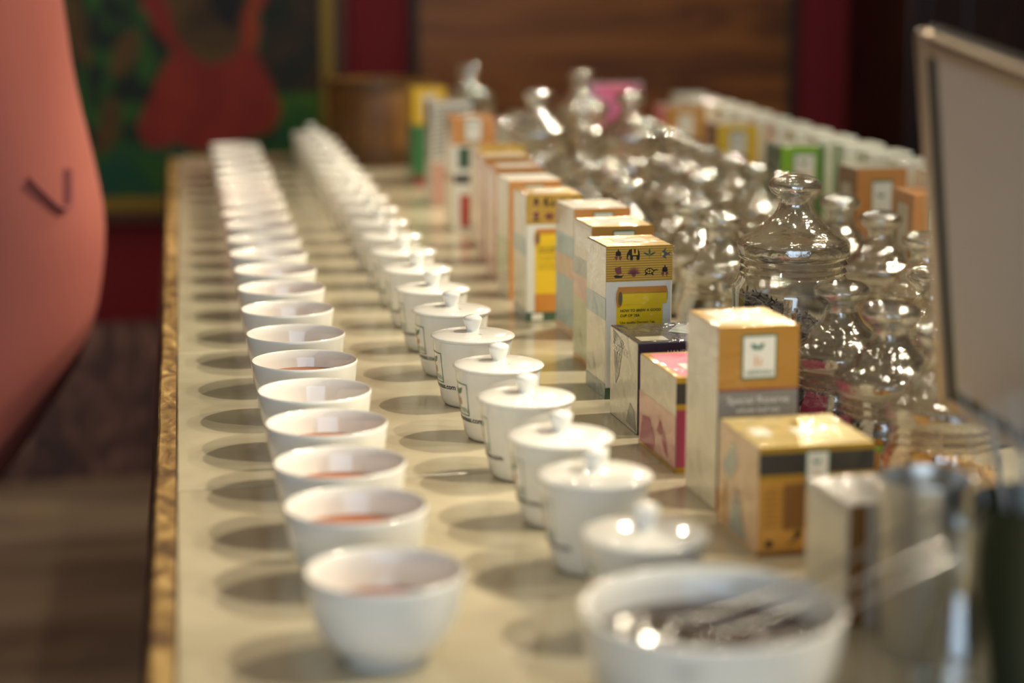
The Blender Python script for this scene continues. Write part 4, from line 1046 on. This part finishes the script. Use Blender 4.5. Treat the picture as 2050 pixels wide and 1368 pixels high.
# ------------------------------------------------------------------ person leaning by the table
def person():
    Y = 2.80
    root = empty('person', (-0.60, Y, FLOOR)); tag(root, 'person in a long salmon pink tunic leaning towards the table edge', 'person')
    O = Vector((-0.60, Y, FLOOR))
    J = {}
    V, E, Rd = [], [], []
    def add(nm, p_, r, par=None):
        J[nm] = len(V); V.append(Vector(p_) - O); Rd.append(r)
        if par: E.append((J[par], J[nm]))
    add('pelvis', (-0.235, Y, 0.0), (0.125, 0.105))
    add('waist', (-0.25, Y, 0.17), (0.11, 0.09), 'pelvis')
    add('chest', (-0.27, Y, 0.36), (0.135, 0.10), 'waist')
    add('neckb', (-0.285, Y, 0.50), (0.06, 0.06), 'chest')
    add('neck', (-0.285, Y, 0.56), (0.045, 0.048), 'neckb')
    add('jaw', (-0.28, Y - 0.015, 0.625), (0.06, 0.072), 'neck')
    add('head', (-0.28, Y, 0.70), (0.076, 0.092), 'jaw')
    add('crown', (-0.28, Y + 0.005, 0.765), (0.055, 0.07), 'head')
    for s, nm in ((-1, 'l'), (1, 'r')):
        sx = -0.285 + s * 0.02; sy = Y + s * 0.16
        add(nm + 'sh', (sx, sy, 0.47), (0.05, 0.05), 'neckb')
        add(nm + 'el', (sx - 0.10, sy + s * 0.04, 0.20), (0.036, 0.036), nm + 'sh')
        add(nm + 'wr', (sx - 0.26, sy - s * 0.04, 0.03), (0.025, 0.025), nm + 'el')
        add(nm + 'pa', (sx - 0.31, sy - s * 0.06, -0.01), (0.028, 0.016), nm + 'wr')
        for k in range(4):
            b_ = Vector((sx - 0.33, sy - s * 0.06 + (k - 1.5) * 0.019, -0.02)); ln = (0.03, 0.036, 0.034, 0.026)[k]
            add(nm + 'f%da' % k, b_, (0.0095, 0.0095), nm + 'pa'); add(nm + 'f%db' % k, b_ + Vector((-ln, 0, -0.02)), (0.008, 0.008), nm + 'f%da' % k); add(nm + 'f%dc' % k, b_ + Vector((-ln * 1.4, 0, -0.05)), (0.007, 0.007), nm + 'f%db' % k)
        add(nm + 'ta', (sx - 0.30, sy - s * 0.095, -0.01), (0.011, 0.011), nm + 'pa'); add(nm + 'tb', (sx - 0.325, sy - s * 0.115, -0.03), (0.009, 0.009), nm + 'ta')
        add(nm + 'hip', (-0.26, Y + s * 0.085, -0.06), (0.085, 0.085), 'pelvis')
        add(nm + 'kn', (-0.425, Y + s * 0.085, -0.42), (0.054, 0.054), nm + 'hip')
        add(nm + 'ca', (-0.505, Y + s * 0.093, -0.57), (0.042, 0.042), nm + 'kn')
        add(nm + 'an', (-0.60, Y + s * 0.10, -0.775), (0.036, 0.036), nm + 'ca')
        add(nm + 'he', (-0.615, Y + s * 0.10, -0.815), (0.032, 0.034), nm + 'an')
        add(nm + 'to', (-0.47, Y + s * 0.115, -0.822), (0.036, 0.026), nm + 'he')
    me = bpy.data.meshes.new('body'); me.from_pydata([tuple(v) for v in V], E, []); me.update()
    ob = mobj('body', me, None, None)
    md = ob.modifiers.new('skin', 'SKIN'); md.use_smooth_shade = True
    for i, sv in enumerate(me.skin_vertices[0].data):
        sv.radius = Rd[i]; sv.use_root = (i == 0)
    sb = ob.modifiers.new('sub', 'SUBSURF'); sb.levels = 2; sb.render_levels = 2
    bpy.context.view_layer.update()
    fin = bpy.data.meshes.new_from_object(ob.evaluated_get(bpy.context.evaluated_depsgraph_get()))
    bpy.data.objects.remove(ob)
    fin.name = 'body'; fin.materials.clear()
    mobj('body', fin, mat('skin', rgb(150, 98, 70), 0.55), root)
    # face
    ink = mat('eye_dark', rgb(30, 20, 16), 0.3)
    for s in (-1, 1):
        e_ = mobj('eye', lathe('eye', [(0, -0.009), (0.007, -0.006), (0.009, 0), (0.007, 0.006), (0, 0.009)], 14), ink, root); e_.location = Vector((-0.28 + s * 0.03, Y - 0.092, 0.695)) - O
        e_ = mobj('ear', lathe('ear', [(0, -0.024), (0.012, -0.014), (0.014, 0.006), (0.008, 0.022), (0, 0.026)], 12), MATS['skin'], root); e_.location = Vector((-0.28 + s * 0.080, Y + 0.005, 0.685)) - O
    nz = mobj('nose', lathe('nose', [(0.014, -0.02), (0.013, -0.01), (0.006, 0.02), (0, 0.028)], 12), MATS['skin'], root); nz.location = Vector((-0.28, Y - 0.095, 0.670)) - O
    mobj('mouth', tube('mouth', [(-0.022, 0, 0), (0, -0.006, -0.002), (0.022, 0, 0)], 0.005, 8), mat('lips', rgb(130, 64, 56), 0.5), root).location = Vector((-0.28, Y - 0.088, 0.625)) - O
    # hair cap with a bun
    v, f = [], []
    N, M = 28, 12
    for j in range(M + 1):
        ph = 0.06 + (1.95 - 0.06) * j / M
        for i in range(N):
            a = 2 * math.pi * i / N
            cut = 1.0 if math.sin(a) > -0.45 else 0.62
            p_ = ph * cut
            v.append((0.092 * math.sin(p_) * math.cos(a), 0.108 * math.sin(p_) * math.sin(a) + 0.008, 0.105 * math.cos(p_) + 0.002 * math.sin(9 * a)))
    for j in range(M):
        for i in range(N): f.append((j * N + i, (j + 1) * N + i, (j + 1) * N + (i + 1) % N, j * N + (i + 1) % N))
    f.append(tuple(range(N)))
    h_ = mobj('hair', pyd('hair', v, f, True, 80), mat('black_hair', rgb(24, 18, 16), 0.45), root); h_.location = Vector((-0.28, Y, 0.705)) - O
    # tunic: rings (z, right edge x, half width, half depth)
    rings = [(-0.50, -0.335, 0.115, 0.19), (-0.42, -0.292, 0.120, 0.19), (-0.36, -0.256, 0.125, 0.19), (-0.315, -0.229, 0.130, 0.19), (-0.273, -0.193, 0.135, 0.19), (-0.217, -0.156, 0.140, 0.19), (-0.161, -0.116, 0.148, 0.188), (-0.105, -0.095, 0.150, 0.186), (-0.048, -0.083, 0.150, 0.184), (0.029, -0.074, 0.150, 0.180), (0.084, -0.082, 0.146, 0.175), (0.154, -0.095, 0.142, 0.170), (0.215, -0.109, 0.138, 0.168), (0.30, -0.118, 0.140, 0.172), (0.38, -0.125, 0.145, 0.18), (0.45, -0.145, 0.135, 0.19), (0.50, -0.185, 0.10, 0.15), (0.53, -0.225, 0.062, 0.065)]
    N = 44
    v, f = [], []
    for j, (z, xr, hw, hd) in enumerate(rings):
        for i in range(N):
            a = 2 * math.pi * i / N
            k = 1 + 0.012 * math.sin(a * 7 + z * 9) * max(0, 1 - j / 12)
            v.append((xr - hw + hw * k * math.cos(a) - O.x, hd * k * math.sin(a), z - O.z))
    for j in range(len(rings) - 1):
        for i in range(N): f.append((j * N + i, j * N + (i + 1) % N, (j + 1) * N + (i + 1) % N, (j + 1) * N + i))
    salmon = mat('salmon_cloth', rgb(164, 88, 78), 0.75, vary=0.12, scale=7, bump=0.08)
    tu = mobj('tunic', pyd('tunic', v, f, True, 80), salmon, root)
    sb = tu.modifiers.new('sub', 'SUBSURF'); sb.levels = 1; sb.render_levels = 1
    for s in (-1, 1):
        sx = -0.285 + s * 0.02; sy = Y + s * 0.16
        pts = spline([Vector((sx, sy - s * 0.02, 0.475)) - O, Vector((sx - 0.10, sy + s * 0.04, 0.20)) - O, Vector((sx - 0.17, sy + s * 0.005, 0.125)) - O], 6)
        mobj('sleeve', tube('sleeve', pts, [0.066 - 0.014 * i / len(pts) for i in range(len(pts))], 20, 1.0, False), salmon, root)
        pts = spline([Vector((-0.27, Y + s * 0.075, -0.1)) - O, Vector((-0.425, Y + s * 0.085, -0.42)) - O, Vector((-0.595, Y + s * 0.10, -0.76)) - O], 6)
        mobj('trouser_leg', tube('trouser_leg', pts, [0.074 - 0.02 * i / len(pts) for i in range(len(pts))], 20, 1.0, False), mat('dark_trousers', rgb(46, 40, 44), 0.8), root)
        bm = bmesh.new(); box_bm(bm, -0.055, 0.205, -0.05, 0.05, 0.0, 0.062, 0.026, 4)
        sh = mobj('shoe', bm_mesh('shoe', bm, True, 50), mat('brown_shoe', rgb(60, 40, 30), 0.5), root); sh.location = (-0.012, s * 0.105, 0.0)
    # dark check mark print on the cloth facing the aisle
    pts = []
    def surf(a, z):
        for (z0, x0, w0, d0), (z1, x1, w1, d1) in zip(rings, rings[1:]):
            if z0 <= z <= z1:
                k = (z - z0) / (z1 - z0); xr, hw, hd = x0 + (x1 - x0) * k, w0 + (w1 - w0) * k, d0 + (d1 - d0) * k
                return Vector((xr - hw + hw * 1.0 * math.cos(a) - O.x, hd * 1.0 * math.sin(a), z - O.z))
    for a, z in ((R(-64), 0.112), (R(-58), 0.092), (R(-50), 0.070), (R(-45), 0.072), (R(-43), 0.092), (R(-40), 0.118)): pts.append(surf(a, z))
    mobj('printed_mark', tube('printed_mark', spline(pts, 4), 0.0085, 10, 0.45), mat('mark_plum', rgb(134, 70, 68), 0.8), root)
person()
bpy.context.view_layer.update()
